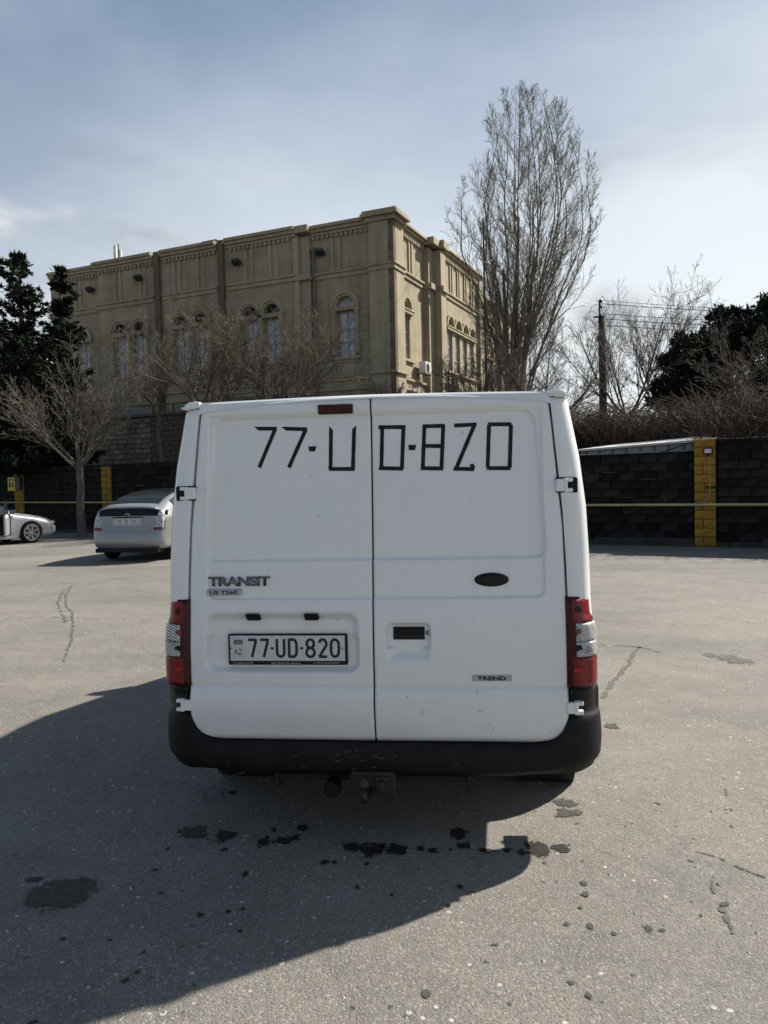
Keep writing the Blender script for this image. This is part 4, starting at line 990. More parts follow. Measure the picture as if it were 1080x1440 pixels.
# local frame: nose towards -Y of the shell list, so stations run from nose backwards
SS = [(0, .55, .30, .52, .62, .5), (.04, .72, .22, .58, .70, .62), (.16, .82, .18, .62, .76, .70), (.5, .88, .17, .72, .84, .74), (1.0, .895, .17, .81, .93, .76), (1.34, .90, .17, .86, .97, .74), (1.60, .90, .17, .89, 1.20, .66), (1.92, .90, .17, .91, 1.37, .59), (2.5, .90, .17, .92, 1.41, .57),
      (3.0, .90, .17, .93, 1.42, .56), (3.6, .90, .17, .94, 1.36, .58), (4.1, .89, .18, .94, 1.1, .66), (4.5, .86, .2, .9, 1.02, .7), (4.75, .78, .25, .8, .94, .64)]
sbody, ss = car_shell(SS, lambda y, z: max(0, 1 - y / .3) * interp(z, [(.2, 0), (.5, -.02), (.6, .05), (.8, .1)]), [(.86, .32, .37), (3.66, .32, .36)], 'silver_light', sal)
glass_patch(ss, 6, 11, 7, 9, .01, 'side_window', 'glass', sal); glass_patch(ss, 5, 7, 10, 12, .012, 'windscreen', 'glass', sal)
for y in (.86, 3.66):
    for s in (-1, 1): wheel(sal, s * .80, y, s, r_=.325, w=.22, rim=.245, spokes=7)
MB().box(-.70, .70, -.03, .10, .28, .50).build('front_bumper', M['silver_light'], sal, bevel=.04, seg=3)
MB().box(-.60, .60, -.02, .08, .56, .68).build('grille', M['plastic'], sal, bevel=.01)
for s in (-1, 1): MB().box(min(s * .50, s * .70), max(s * .50, s * .70), .0, .16, .56, .64).build('headlight', M['lens_clear'], sal, bevel=.02)
b = MB(); b.box(-.6, .6, .3, 4.4, .18, .32); b.build('underbody', M['dark'], sal)
# opening of the front door: dark interior seen behind the swung door; nose is -Y so the camera side is local -X after turning
sd = -1
MB().box(-.915, -.70, 1.50, 2.62, .30, .93).build('cabin_interior', M['dark'], sal)
MB().box(-.915, -.78, 1.42, 1.50, .30, .88).build('door_pillar', M['silver_light'], sal, bevel=.01)
MB().box(-.93, -.80, 1.3, 3.2, .17, .27).build('sill', M['silver_light'], sal, bevel=.01)
dr = MB(); dr.box(0, .06, 0, 1.02, .32, .90); door = dr.build('front_door', M['silver_light'], sal, bevel=.015)
door.location = (-.90, 1.52, 0); door.rotation_euler = (0, 0, R(58))
MB().box(.06, .075, .03, 1.0, .34, .88).build('door_trim', M['dark'], door)
MB().prism([(.02, .90), (1.0, .90), (.95, 1.34), (.62, 1.36), (.10, 1.02)], 'x', .015, .045).build('door_window', M['glass'], door)
MB().box(-.16, .0, .02, .10, .92, 1.04).build('wing_mirror', mat('mirror_blue_grey', (.12, .17, .22), .2, metal=.4), door, bevel=.02)
# turn so that the nose (-Y local) points to the right of the picture
SA = R(180 - 38)   # heading of the nose: -Y rotated by this
sal.rotation_euler = (0, 0, SA)
# put the near front wheel at its measured place
wl = Matrix.Rotation(SA, 4, 'Z') @ Vector((-.80, .86, 0))
tgt = ground_at(43, 763.5); sal.location = tgt - wl

# ------------------------------------------------------------------ black block wall with yellow piers, pipe
COURSE = .2
wall = empty('block_wall', W0, WANG, 'long sooty black block wall with yellow painted piers along the back of the yard', 'wall')
def fixed_tint(mt): return M[mt]
def wall_run(s0, s1, top, pieces, backing=True):
    """backing slab with protruding blocks in front (local x = along the wall, local -y = towards the yard)"""
    MB().box(s0, s1, 0, .38, 0, top - .01).build('wall_core', M['black_joint'], wall)
BLK = {}
def block_mesh(w, h_, mt, d=.03):
    k = (round(w, 2), round(h_, 2), mt)
    if k not in BLK:
        c = .012; b = MB(); x, z = w / 2, h_ / 2
        b.add([(-x, 0, -z), (x, 0, -z), (x, 0, z), (-x, 0, z), (-x + c, -d, -z + c), (x - c, -d, -z + c), (x - c, -d, z - c), (-x + c, -d, z - c)],
              [(0, 1, 5, 4), (1, 2, 6, 5), (2, 3, 7, 6), (3, 0, 4, 7), (4, 5, 6, 7)])
        me = b.mesh('block'); me.materials.append(M[mt]); BLK[k] = me
    return BLK[k]
def lay(parent, s0, s1, z0, z1, course, width, mt, name='block', y=0., jit=.008, rnd=random.Random(11), stuff=None, gap=.012):
    row = 0; z = z0
    while z < z1 - .05:
        h_ = min(course, z1 - z); x = s0 - (width / 2 if row % 2 else 0)
        while x < s1 - .03:
            a = max(x, s0); c = min(x + width * rnd.choice((1, 1, 1, .93, 1.07)), s1); x = c
            if c - a < .06: continue
            w = round(c - a - gap, 2); me = block_mesh(w, h_ - gap, mt)
            p = ((a + c) / 2, y + rnd.uniform(-jit, jit), z + h_ / 2)
            if stuff is not None: stuff.add([(v.co.x + p[0], v.co.y + p[1], v.co.z + p[2]) for v in me.vertices], [tuple(f.vertices) for f in me.polygons])
            else:
                o = bpy.data.objects.new(name, me); COL.objects.link(o); o.parent = parent; o.location = p; o.rotation_euler = (rnd.uniform(-.01, .01), 0, rnd.uniform(-.012, .012))
        z += course; row += 1
# right stretch, seen large: lower left of the pier, higher right of it
wall_run(-30, .60, 2.17, None); wall_run(.60, 1.10, 2.41, None); wall_run(1.10, 14, 2.41, None)
lay(wall, -2.15, .61, .12, 2.17, COURSE, .44, 'black_block')
lay(wall, 1.10, 2.75, .12, 2.41, COURSE, .44, 'black_block')
# left stretch: blocks from there on, nearest ones single
lay(wall, -20.6, -15.7, .32, 2.5, .22, .56, 'black_block')
sb = MB(); lay(wall, -28.5, -20.6, .32, 2.5, .22, .56, 'black_block', stuff=sb, y=-.002); lay(wall, -15.7, -2.15, .12, 2.17, .2, .44, 'black_block', stuff=sb); lay(wall, 2.75, 9, .12, 2.41, .2, .44, 'black_block', stuff=sb)
o = sb.build('block_courses', M['black_block'], wall, fix=False); o['kind'] = 'stuff'
MB().box(-34, -12, 0.02, .40, 2.1, 2.50).build('wall_top_course', M['black_joint'], wall)
# rough mortar base and odd pale mortar lines
b = MB(); rr = random.Random(9)
x = -30
while x < 9: w = rr.uniform(.3, .9); h_ = rr.uniform(.10, .2); b.box(x, x + w, -.05 - rr.random() * .03, 0, 0, h_); x += w
b.build('wall_footing', mat('dark_footing', (.035, .034, .032), .9, var=.5, vscale=4, bump=.7, bscale=12), wall, bevel=.015)
b = MB()
for (x, z, l, v) in ((-1.45, 1.72, .35, 0), (-.55, 1.53, .35, 0), (-1.1, 1.12, .35, 0), (-.12, 1.12, .30, 0), (-1.85, 1.52, .2, 0), (-.02, 1.0, .10, 1), (.0, 1.65, .1, 1), (-1.2, .92, .3, 0), (1.6, .93, .3, 0), (-1.9, 1.72, .15, 0), (-18, 1.7, .5, 0), (-19, 1.3, .4, 0), (-17, 1.95, .5, 0), (-22.5, 1.52, .6, 0), (-23, 1.95, .4, 0), (-22.4, 1.7, .18, 1)):
    n = 8; pts = []
    for k in range(n + 1):
        t = k / n * l; q = .006 * noise.noise((x * 3 + t * 30, z, 0)); pts.append((x + (0 if v else t) + (q if v else 0), -.034, z + (t if v else q)))
    b.tube(pts, [.004 + .005 * rr.random() for _ in pts], 4)
b.build('mortar_smear', M['pale_mortar'], wall)
M['pier_joint'] = mat('pier_joint', (.20, .115, .015), .9)
def pier(s, w, top, label, group='yellow piers on the block wall', crs=.2, mt='yellow', base=.05):
    p = W0 + WD * s; o = empty('pier', p, WANG, label, 'pier', group)
    MB().box(-w / 2 + .01, w / 2 - .01, -.085, -.056, 0, top - .01).build('pier_core', M['pier_joint'], o)
    z = base; k = 0; rn = random.Random(int(s * 10))
    while z < top - .04:
        h_ = min(crs, top - z); split = w * rn.choice((.42, .5, .58)) if k % 2 == 0 else 0
        for a, c in (((-w / 2, -w / 2 + split), (-w / 2 + split, w / 2)) if split else ((-w / 2, w / 2),)):
            me = block_mesh(c - a - .012, h_ - .012, mt); q = bpy.data.objects.new('block', me); COL.objects.link(q); q.parent = o; q.location = ((a + c) / 2, -.083 + rn.uniform(-.004, .004), z + h_ / 2)
        z += crs; k += 1
    return o
pr = pier(.85, .46, 2.42, 'yellow pier of painted blocks at right, with a small floodlight', base=.02)
pl2 = pier(-19.45, .52, 2.43, 'yellow pier behind the parked silver hatchback', crs=.22, base=.3)
pl1 = pier(-24.76, .60, 2.58, 'yellow pier at the left edge behind the saloon car', crs=.22, base=.3)
fl = empty('floodlight', W0 + WD * .93 - WN * .13, WANG, 'small white faced floodlight on the right yellow pier', 'floodlight')
MB().box(-.095, .095, -.03, .0, 2.06, 2.20).build('housing', M['plastic'], fl, bevel=.006)
MB().box(-.07, .07, -.036, -.029, 2.09, 2.18).build('lamp_glass', M['ac'], fl)
MB().box(-.02, .02, -.02, .02, 2.02, 2.06).build('bracket', M['plastic'], fl)
fc = MB(); fc.tube([W0 + WD * a - WN * .13 + Vector((0, 0, z)) for a, z in ((.95, 2.02), (.965, 1.7), (.96, 1.3), (.94, 1.12), (.87, 1.03), (.76, 1.0), (.65, 1.0))], .008, 5)
tag(fc.build('cable', mat('cable_cream', (.45, .36, .2), .6)), 'thin pale cable hanging from the floodlight to the pipe', 'cable')
MB().box(.02, .23, -.13, -.10, 1.30, 1.36).build('iron_strap', M['plastic'], pr)
sg_ = empty('meter_box', W0 + WD * -25.1 - WN * .12, WANG, 'bright yellow notice board with black marks on the left pier', 'sign')
MB().box(-.30, .24, -.05, 0, 1.62, 2.17).build('board', M['yellow_sign'], sg_, bevel=.008)
for x in (-.15, .05): MB().box(x - .05, x + .05, -.058, -.049, 1.76, 1.95).build('black_mark', M['plate_black'], sg_)
for x in (-.15, .05): MB().box(x - .06, x + .06, -.058, -.049, 2.04, 2.09).build('black_mark', M['plate_black'], sg_)
MB().box(.26, .60, -.10, .0, 1.66, 2.16).build('grey_box', M['lamp_body'], sg_, bevel=.01)
# pipe
pb = MB(); pts = []
for s in np.linspace(-34, 12, 24): p = W0 + WD * s - WN * .22; pts.append((p.x, p.y, interp(s, [(-30, 1.19), (-15, 1.10), (-2, .95), (12, .93)])))
pb.tube(pts, .032, 10); tag(pb.build('gas_pipe', M['pipe'], smooth=True), 'long cream yellow pipe running along the black wall at knee height', 'pipe')
b = MB()
for s in range(-28, 9, 3): 
    p = W0 + WD * (s + .4) - WN * .12; z = interp(s, [(-30, 1.19), (-15, 1.10), (-2, .95), (12, .93)]); b.tube([p + Vector((0, 0, z)) + WN * .12, p + Vector((0, 0, z)) - WN * .1], .012, 5)
b.build('pipe_bracket', M['steel'], bpy.data.objects['gas_pipe'])
b = MB()
for dz in (0, .14): 
    pts = [W0 + WD * s - WN * .2 + Vector((0, 0, z - dz)) for s, z in ((-22.8, 1.05), (-21.5, .85), (-20, .78), (-18.7, .80), (-17.5, .98), (-16, 1.0))]; b.tube(pts, .010, 4)
tag(b.build('sagging_cable', M['pole']), 'two sagging cables under the pipe on the left', 'cable')
# weeds along the wall foot
wb = MB(); rr = random.Random(21)
for k in range(2600):
    s = rr.uniform(-28, 9); d = .06 + abs(rr.gauss(0, .12)); h_ = rr.uniform(.02, .09) * (1.6 if rr.random() < .12 else 1) * (1 if noise.noise((s * .8, 0, 4)) > -.15 else .35)
    p = W0 + WD * s - WN * d; a = rr.uniform(0, 6.28); w = rr.uniform(.008, .02); q = Vector((math.cos(a), math.sin(a), 0))
    t = p + q * h_ * rr.uniform(-.5, .6) + Vector((0, 0, h_)); wb.add([p - q.cross(Vector((0, 0, 1))) * w, p + q.cross(Vector((0, 0, 1))) * w, t], [(0, 1, 2)])
tag(wb.build('weeds', M['weed'], fix=False), 'low green weeds and moss along the foot of the wall', 'weeds', kind='stuff')
# pale shed roof beyond the right part of the wall
sa = at(817, 640, 20.6); sb_ = at(977, 622, 18.6)
shd = empty('shed', (sa.x, sa.y, 0), math.atan2(sb_.y - sa.y, sb_.x - sa.x), 'low weathered white shed roof showing over the wall at right', 'shed')
Ls = math.hypot(sb_.x - sa.x, sb_.y - sa.y) + .3
za, zb_ = at(817, 634, 20.6).z, at(977, 620, 18.6).z
b = MB(); b.add([(0, 0, 1.9), (Ls, 0, 1.9), (Ls, 0, zb_), (0, 0, za), (0, 2.5, 1.9), (Ls, 2.5, 1.9), (Ls, 2.5, zb_ + .2), (0, 2.5, za + .2)], [(0, 1, 2, 3), (3, 2, 6, 7), (1, 5, 6, 2), (0, 3, 7, 4), (4, 7, 6, 5)]); b.build('panel_wall', M['shed'], shd)
b = MB(); b.add([(-.1, -.12, za - .02), (Ls, -.12, zb_ - .02), (Ls, -.12, zb_ + .03), (-.1, -.12, za + .03), (-.1, 2.6, za + .22), (Ls, 2.6, zb_ + .22), (Ls, 2.6, zb_ + .26), (-.1, 2.6, za + .26)], [(0, 1, 2, 3), (3, 2, 6, 7), (0, 4, 5, 1), (0, 3, 7, 4), (1, 5, 6, 2)]); b.build('roof_sheet', M['ac'], shd)
b = MB()
for k in range(9): x = .15 + k * Ls / 9; b.box(x, x + .04, -.03, 0, 1.9, za + (zb_ - za) * x / Ls - .03)
b.build('batten', M['concrete'], shd)
cb_ = MB(); cb_.tube([at(817, 640, 20.2), at(870, 641, 19.6), at(930, 636, 18.9), at(972, 622, 18.3)], .018, 5); tag(cb_.build('black_hose', M['wire']), 'black cable trailing over the shed at right', 'cable')

# ------------------------------------------------------------------ the stone building
BA = math.atan2(-.4095, .9124)
bd = empty('stone_building', (.6158, 38, 0), BA, 'large tan limestone building with arched windows and dentilled cornice behind the wall', 'building')
# local: left facade = plane y 0 (outward -y), s runs to -x; right facade = plane x 0 (outward +x), t runs to +y
ZC = 14.62
def Lf(s0, s1, d0, d1, z0, z1): return (min(-s0, -s1), max(-s0, -s1), min(-d0, -d1), max(-d0, -d1), z0, z1)      # on the left facade, d = proud distance
def Rf(t0, t1, d0, d1, z0, z1): return (min(d0, d1), max(d0, d1), min(t0, t1), max(t0, t1), z0, z1)
def wall_with_openings(fn, s0, s1, proud, thick, z0, z1, ops, name='wall_panel'):
    """solid wall piece with true openings; ops = list of (sa, sb, za, zb, arch) where arch adds a half-round top"""
    b = MB(); ops = sorted(ops); cur = s0
    for sa, sb2, za, zb2, arch in ops:
        if sa > cur: b.box(*fn(cur, sa, proud - thick, proud, z0, z1))
        b.box(*fn(sa, sb2, proud - thick, proud, z0, za))
        if arch:
            zi, r_ = arch; c = (sa + sb2) / 2
            b.box(*fn(sa, sb2, proud - thick, proud, zb2, zi))        # transom between window and lunette
            n = 12
            for k in range(n):
                a0, a1 = math.pi * k / n, math.pi * (k + 1) / n
                x0, x1 = c - r_ * math.cos(a0), c - r_ * math.cos(a1); za_, zb3 = zi + r_ * math.sin(a0), zi + r_ * math.sin(a1)
                q = []
                for (xx, z_) in ((x0, za_), (x1, zb3), (x1, z1), (x0, z1)): q.append((xx, z_))
                lo = fn(0, 0, proud - thick, proud, 0, 0)
                P = []
                for dd in (proud - thick, proud):
                    for xx, z_ in q:
                        bx = fn(xx, xx, dd, dd, z_, z_); P.append((bx[0], bx[2], bx[4]))
                b.add(P, [(0, 1, 2, 3), (7, 6, 5, 4), (0, 4, 5, 1), (1, 5, 6, 2), (2, 6, 7, 3), (3, 7, 4, 0)])
            if c - r_ > sa + .001: b.box(*fn(sa, c - r_, proud - thick, proud, zi, z1)); b.box(*fn(c + r_, sb2, proud - thick, proud, zi, z1))
        else: b.box(*fn(sa, sb2, proud - thick, proud, zb2, z1))
        cur = sb2
    if cur < s1: b.box(*fn(cur, s1, proud - thick, proud, z0, z1))
    return b.build(name, M['stone'], bd)
def window(fn, c, hw_, za, zb2, zi, r_, proud, depth=.30, single=True, cols=True):
    d = proud - depth
    w = MB(); w.box(*fn(c - hw_, c - hw_ + .06, d - .02, d + .05, za, zb2)); w.box(*fn(c + hw_ - .06, c + hw_, d - .02, d + .05, za, zb2)); w.box(*fn(c - hw_, c + hw_, d - .02, d + .05, za, za + .06)); w.box(*fn(c - hw_, c + hw_, d - .02, d + .05, zb2 - .06, zb2))
    w.box(*fn(c - .02, c + .02, d - .02, d + .04, za, zb2))
    for f in (.33, .62): z = za + (zb2 - za) * f; w.box(*fn(c - hw_, c + hw_, d - .018, d + .042, z - .025, z + .025))
    o = w.build('window', M['frame_w'], bd)
    for k, (a, c2) in enumerate(((0, .33), (.33, .62), (.62, 1))):
        for q in (0, 1):
            MB().box(*fn(c - hw_ + .05 if q else c, c if q else c + hw_ - .05, d - .03, d - .005, za + (zb2 - za) * a, za + (zb2 - za) * c2)).build('pane', M['curtain'], o)
    # lunette with fan bars
    b = MB(); n = 12; P = []
    for dd in (d - .03, d):
        for k in range(n + 1):
            a = math.pi * k / n; bx = fn(c - r_ * math.cos(a), c - r_ * math.cos(a), dd, dd, zi + r_ * math.sin(a), 0); P.append((bx[0], bx[2], bx[4]))
    b.add(P, [tuple(range(n + 1)), tuple(range(2 * n + 1, n, -1))]); b.build('fan_light', M['curtain'] if single else M['glass'], o)
    b = MB()
    for a in (60, 120, 90):
        p0 = fn(c, c, d + .02, d + .02, zi + .02, 0); p1 = fn(c - r_ * math.cos(R(a)) * .96, c - r_ * math.cos(R(a)) * .96, d + .02, d + .02, zi + r_ * .96 * math.sin(R(a)), 0)
        if a != 90: b.tube([(p0[0], p0[2], p0[4]), (p1[0], p1[2], p1[4])], .022, 4)
    b.build('fan_bar', M['frame_w'], o)
    # arch surround
    b = MB(); n = 16; ro = r_ + .30; ri = r_ + .10
    for rin, rout, pr_ in ((r_, r_ + .12, .05), (r_ + .12, r_ + .27, .12)):
        for k in range(n):
            a0, a1 = math.pi * k / n, math.pi * (k + 1) / n; P = []
            for dd in (proud, proud + pr_):
                for rad, a in ((rin, a0), (rout, a0), (rout, a1), (rin, a1)):
                    bx = fn(c - rad * math.cos(a), c - rad * math.cos(a), dd, dd, zi + rad * math.sin(a), 0); P.append((bx[0], bx[2], bx[4]))
            b.add(P, [(0, 1, 2, 3), (7, 6, 5, 4), (0, 4, 5, 1), (1, 5, 6, 2), (2, 6, 7, 3), (3, 7, 4, 0)])
    b.build('arch_moulding', M['stone_trim'], bd)
    b = MB(); b.box(*fn(c - hw_ - .32, c + hw_ + .32, proud, proud + .16, zb2 + .0, zi - .04)); b.box(*fn(c - hw_ - .36, c + hw_ + .36, proud, proud + .20, zi - .1, zi - .03))
    b.build('lintel', M['stone_trim'], bd, bevel=.01)
    if cols:
        for q in (-1, 1):
            b = MB(); cx = c + q * (hw_ + .16); bx = fn(cx, cx, proud + .06, proud + .06, 0, 0)
            b.lathe([(.0, za + .1), (.15, za + .1), (.15, za + .25), (.12, za + .55), (.10, za + .7), (.095, zb2 - .25), (.13, zb2 - .2), (.13, zb2 - .12), (.16, zb2 - .1), (.16, zb2)], 'z', (bx[0], bx[2], 0), 12)
            b.build('half_column', M['stone_trim'], bd, smooth=False)
    b = MB(); b.box(*fn(c - hw_ - .30, c + hw_ + .30, proud, proud + .18, za - .16, za - .02)); b.box(*fn(c - hw_ - .2, c + hw_ + .2, proud, proud + .08, za - .32, za - .16)); b.build('window_sill', M['stone_trim'], bd, bevel=.01)
    b = MB(); b.box(*fn(c - hw_ + .02, c + hw_ - .02, proud, proud + .06, 6.95, za - .34)); 
    b.build('apron_panel', M['stone_trim'], bd, bevel=.02)
def entab(fn, s0, s1, proud, ends=(0, 0), zc=ZC):
    """cornice, frieze string, dentils and ledges on a stretch of facade"""
    a, c = s0 - ends[0], s1 + ends[1]
    b = MB(); b.box(*fn(a, c, proud - .5, proud + .10, zc - .42, zc - .28)); b.box(*fn(a, c, proud - .5, proud + .22, zc - .28, zc - .12)); b.box(*fn(a, c, proud - .5, proud + .34, zc - .12, zc)); b.box(*fn(a, c, proud - .5, proud + .28, zc, zc + .07))
    b.build('cornice', M['stone_trim'], bd, bevel=.015)
    b = MB(); s = s0 + .1
    while s < s1 - .15: b.box(*fn(s, s + .13, proud, proud + .13, zc - .62, zc - .45)); s += .27
    o = b.build('dentil_row', M['stone_trim'], bd); o['kind'] = 'stuff'
    b = MB(); b.box(*fn(a, c, proud, proud + .16, 12.20, 12.30)); b.box(*fn(a, c, proud, proud + .08, 11.98, 12.20)); b.build('string_course', M['stone_trim'], bd, bevel=.01)
    b = MB(); b.box(*fn(a, c, proud, proud + .16, 6.78, 6.90)); b.box(*fn(a, c, proud, proud + .10, 6.30, 6.40)); b.box(*fn(a, c, proud, proud + .05, 6.40, 6.78)); b.build('ledge', M['stone_trim'], bd, bevel=.01)
def pilaster(fn, s0, s1, proud, d, z0=2.0, z1=ZC - .42, mt='stone_trim', name='pilaster'):
    return MB().box(*fn(s0, s1, proud - .02, proud + d, z0, z1)).build(name, M[mt], bd, bevel=.012)
def frieze_strips(fn, ss_, proud):
    for s in ss_:
        pilaster(fn, s - .28, s - .10, proud, .07, 12.32, ZC - .64, name='frieze_strip'); pilaster(fn, s + .10, s + .28, proud, .07, 12.32, ZC - .64, name='frieze_strip')
TH = .7
# left facade: right bay (recessed), main stretch proud by .45, far stretch recessed again
LOW = (4.4, 6.15)
def arcwin(c): return (c - .5, c + .5, 8.0, 10.3, (10.52, .5))
wall_with_openings(Lf, .0, 5.3, 0, TH, 0, ZC, [arcwin(2.55)])
wall_with_openings(Lf, 5.3, 18.3, .45, TH + .45, 0, ZC, [arcwin(c) for c in (6.6, 7.95, 11.15, 12.5, 15.4, 16.75)], )
wall_with_openings(Lf, 18.3, 22.4, .1, TH + .1, 0, ZC, [arcwin(20.0)])
window(Lf, 2.55, .5, 8.0, 10.3, 10.52, .5, 0)
for c in (6.6, 7.95, 11.15, 12.5, 15.4, 16.75): window(Lf, c, .5, 8.0, 10.3, 10.52, .5, .45, single=False, cols=False)
for c in (20.0,): window(Lf, c, .5, 8.0, 10.3, 10.52, .5, .1, single=False, cols=False)
for c in (6.0, 7.27, 8.55, 10.5, 11.82, 13.1, 14.8, 16.07, 17.35):
    b = MB(); bx = Lf(c, c, .5, .5, 0, 0); b.lathe([(0, 8.1), (.15, 8.1), (.12, 8.5), (.095, 8.7), (.09, 10.0), (.15, 10.15), (.15, 10.3)], 'z', (bx[0], bx[2], 0), 10); b.build('half_column', M['stone_trim'], bd)
entab(Lf, 1.1, 4.35, 0); entab(Lf, 5.3, 9.3, .45, (.25, 0)); entab(Lf, 9.9, 13.6, .45); entab(Lf, 14.2, 18.3, .45, (0, .2)); entab(Lf, 18.5, 22.4, .1)
pilaster(Lf, -.28, 1.08, .0, .28, 2.0, ZC - .3, name='corner_pier'); pilaster(Lf, 4.4, 4.95, 0, .22); pilaster(Lf, 4.93, 5.28, 0, .44)
for s in (9.6, 13.9): pilaster(Lf, s - .18, s + .18, .45, .18, 2.0, ZC + .05, 'stone_dark', 'stained_shaft')
# cornice cap over the corner
b = MB(); b.box(-1.35, .62, -.62, 1.2, ZC - .10, ZC + .06); b.box(-1.28, .55, -.55, 1.15, ZC + .06, ZC + .20); b.box(-1.2, .42, -.42, 1.10, ZC - .30, ZC - .10); b.build('corner_cap', M['stone_trim'], bd, bevel=.02)
b = MB(); b.box(-1.12, .40, -.40, 1.08, 12.20, 12.30); b.box(-1.10, .34, -.34, 1.06, 11.98, 12.20); b.build('corner_band', M['stone_trim'], bd, bevel=.01)
MB().box(-1.12, .40, -.40, 1.08, 6.95, 7.08).build('corner_band', M['stone_trim'], bd, bevel=.01)
MB().box(-5.4, -4.3, -.5, 0, 11.98, 12.3).build('string_return', M['stone_trim'], bd, bevel=.01)
b = MB(); b.box(-5.4, -4.3, -.6, -.0, ZC - .28, ZC + .08); b.build('cornice_return', M['stone_trim'], bd, bevel=.02)
frieze_strips(Lf, (3.0,), 0); frieze_strips(Lf, (6.4, 7.9, 11.0, 12.6, 15.0, 16.8), .45); frieze_strips(Lf, (20.2,), .1)
# dark low openings under the ledge
for s0, s1, pr2 in ((5.7, 8.9, .45), (10.4, 13.2, .45), (14.7, 17.7, .45), (19, 21.5, .1)):
    MB().box(*Lf(s0, s1, pr2 - .0, pr2 + .012, 4.5, 6.2)).build('dark_opening', M['glass'], bd)
    b = MB(); b.box(*Lf(s0 - .12, s0, pr2, pr2 + .1, 4.4, 6.28)); b.box(*Lf(s1, s1 + .12, pr2, pr2 + .1, 4.4, 6.28)); b.build('opening_jamb', M['stone_trim'], bd)
# stone joints that can be told apart beside the single window
b = MB()
for z in (8.75, 9.2, 9.55, 9.9, 10.3): b.box(*Lf(1.12, 1.75, .0, .006, z, z + .022))
b.build('masonry_joint', M['stone_dark'], bd)
# right facade
def arcR(c): return (c - .42, c + .42, 7.9, 10.2, (10.45, .42))
wall_with_openings(Rf, TH, 5.6, 0, TH, 0, ZC, [arcR(1.85)])
RW = [7.3, 8.65, 10.0, 11.35]
wall_with_openings(Rf, 5.6, 13.0, .45, TH + .45, 0, ZC, [arcR(c) for c in RW])
wall_with_openings(Rf, 13.0, 30, -.6, TH, 0, ZC - .3, [arcR(c) for c in (14.8, 18, 19.3, 23, 26)])
window(Rf, 1.85, .42, 7.9, 10.2, 10.45, .42, 0, cols=False, single=False, depth=.16)
for c in RW: window(Rf, c, .42, 7.9, 10.2, 10.45, .42, .45, single=False, cols=False, depth=.16)
for c in (14.8, 18, 19.3, 23, 26): window(Rf, c, .42, 7.9, 10.2, 10.45, .42, -.6, single=False, cols=False)
entab(Rf, 1.2, 4.4, 0); entab(Rf, 6.0, 13.0, .45, (.2, .2), zc=ZC); entab(Rf, 13.2, 30, -.6, zc=ZC - .3)
pilaster(Rf, -.28, 1.0, 0, .28, 2, ZC - .3, name='corner_pier'); pilaster(Rf, 4.4, 5.2, 0, .30); pilaster(Rf, 5.2, 6.0, 0, .72)
b = MB(); b.box(0, .68, 4.3, 5.3, ZC - .28, ZC + .10); b.box(0, .9, 5.3, 6.2, ZC - .28, ZC + .16); b.build('cornice_return', M['stone_trim'], bd, bevel=.02)
b = MB(); b.box(0, .5, 4.3, 5.3, 11.98, 12.3); b.box(0, .86, 5.2, 6.1, 11.98, 12.3); b.build('string_return', M['stone_trim'], bd, bevel=.02)
pilaster(Rf, 12.6, 13.2, .45, .2); pilaster(Rf, 16, 16.8, -.6, .3); pilaster(Rf, 21, 21.8, -.6, .3)
frieze_strips(Rf, (2.5,), 0); frieze_strips(Rf, (7.6, 8.9, 10.2, 11.5), .45)
# hood and side windows' dark lower opening
MB().box(*Rf(1.3, 2.2, .0, .012, 5.0, 6.1)).build('dark_opening', M['glass'], bd)
# core and roof
b = MB(); b.box(-22.3, -TH, TH - .1, 29.9, 0, ZC - .5); b.build('inner_core', M['stone_dark'], bd)
b = MB(); b.box(-22.2, -.3, .3, 29.8, ZC - .35, ZC - .25); b.build('roof', M['concrete'], bd)
b = MB(); b.box(-3.2, -2.4, 20, 21, ZC - .3, ZC + 1.3); b.box(-3.3, -2.3, 19.9, 21.1, ZC + 1.3, ZC + 1.5); b.box(-1.6, -1.2, 15.0, 15.5, ZC - .4, ZC + .9); b.build('chimney', M['stone_dark'], bd)

def on_left(s, d, z): v = Matrix.Rotation(BA, 4, 'Z') @ Vector((-s, -d, z)); return v + Vector((.6158, 38, 0))
def on_right(t, d, z): v = Matrix.Rotation(BA, 4, 'Z') @ Vector((d, t, z)); return v + Vector((.6158, 38, 0))
# facade floodlights
LB = ['box floodlight high on the facade nearest the building corner', 'box floodlight high on the facade, second from the building corner', 'box floodlight high on the facade, third from the building corner', 'box floodlight high on the facade farthest left beside the conifers']
for (s, d, z), lb_ in zip(((3.75, 0, 13.3), (8.5, .45, 13.35), (15.1, .45, 13.4), (19.0, .1, 13.3)), LB):
    f_ = empty('floodlight', on_left(s, d, z), BA, lb_, 'floodlight', 'floodlights on the facade'); f_.scale = (.8, .8, .8)
    MB().add([(-.26, -.62, -.02), (.26, -.62, -.02), (.26, -.25, -.25), (-.26, -.25, -.25), (-.26, -.50, .18), (.26, -.50, .18), (.26, -.12, .0), (-.26, -.12, .0)], [(0, 1, 2, 3), (4, 7, 6, 5), (0, 4, 5, 1), (1, 5, 6, 2), (2, 6, 7, 3), (3, 7, 4, 0)]).build('housing', M['lamp_body'], f_, bevel=.01)
    MB().box(-.05, .05, -.3, 0, -.05, .05).build('arm', M['lamp_body'], f_)
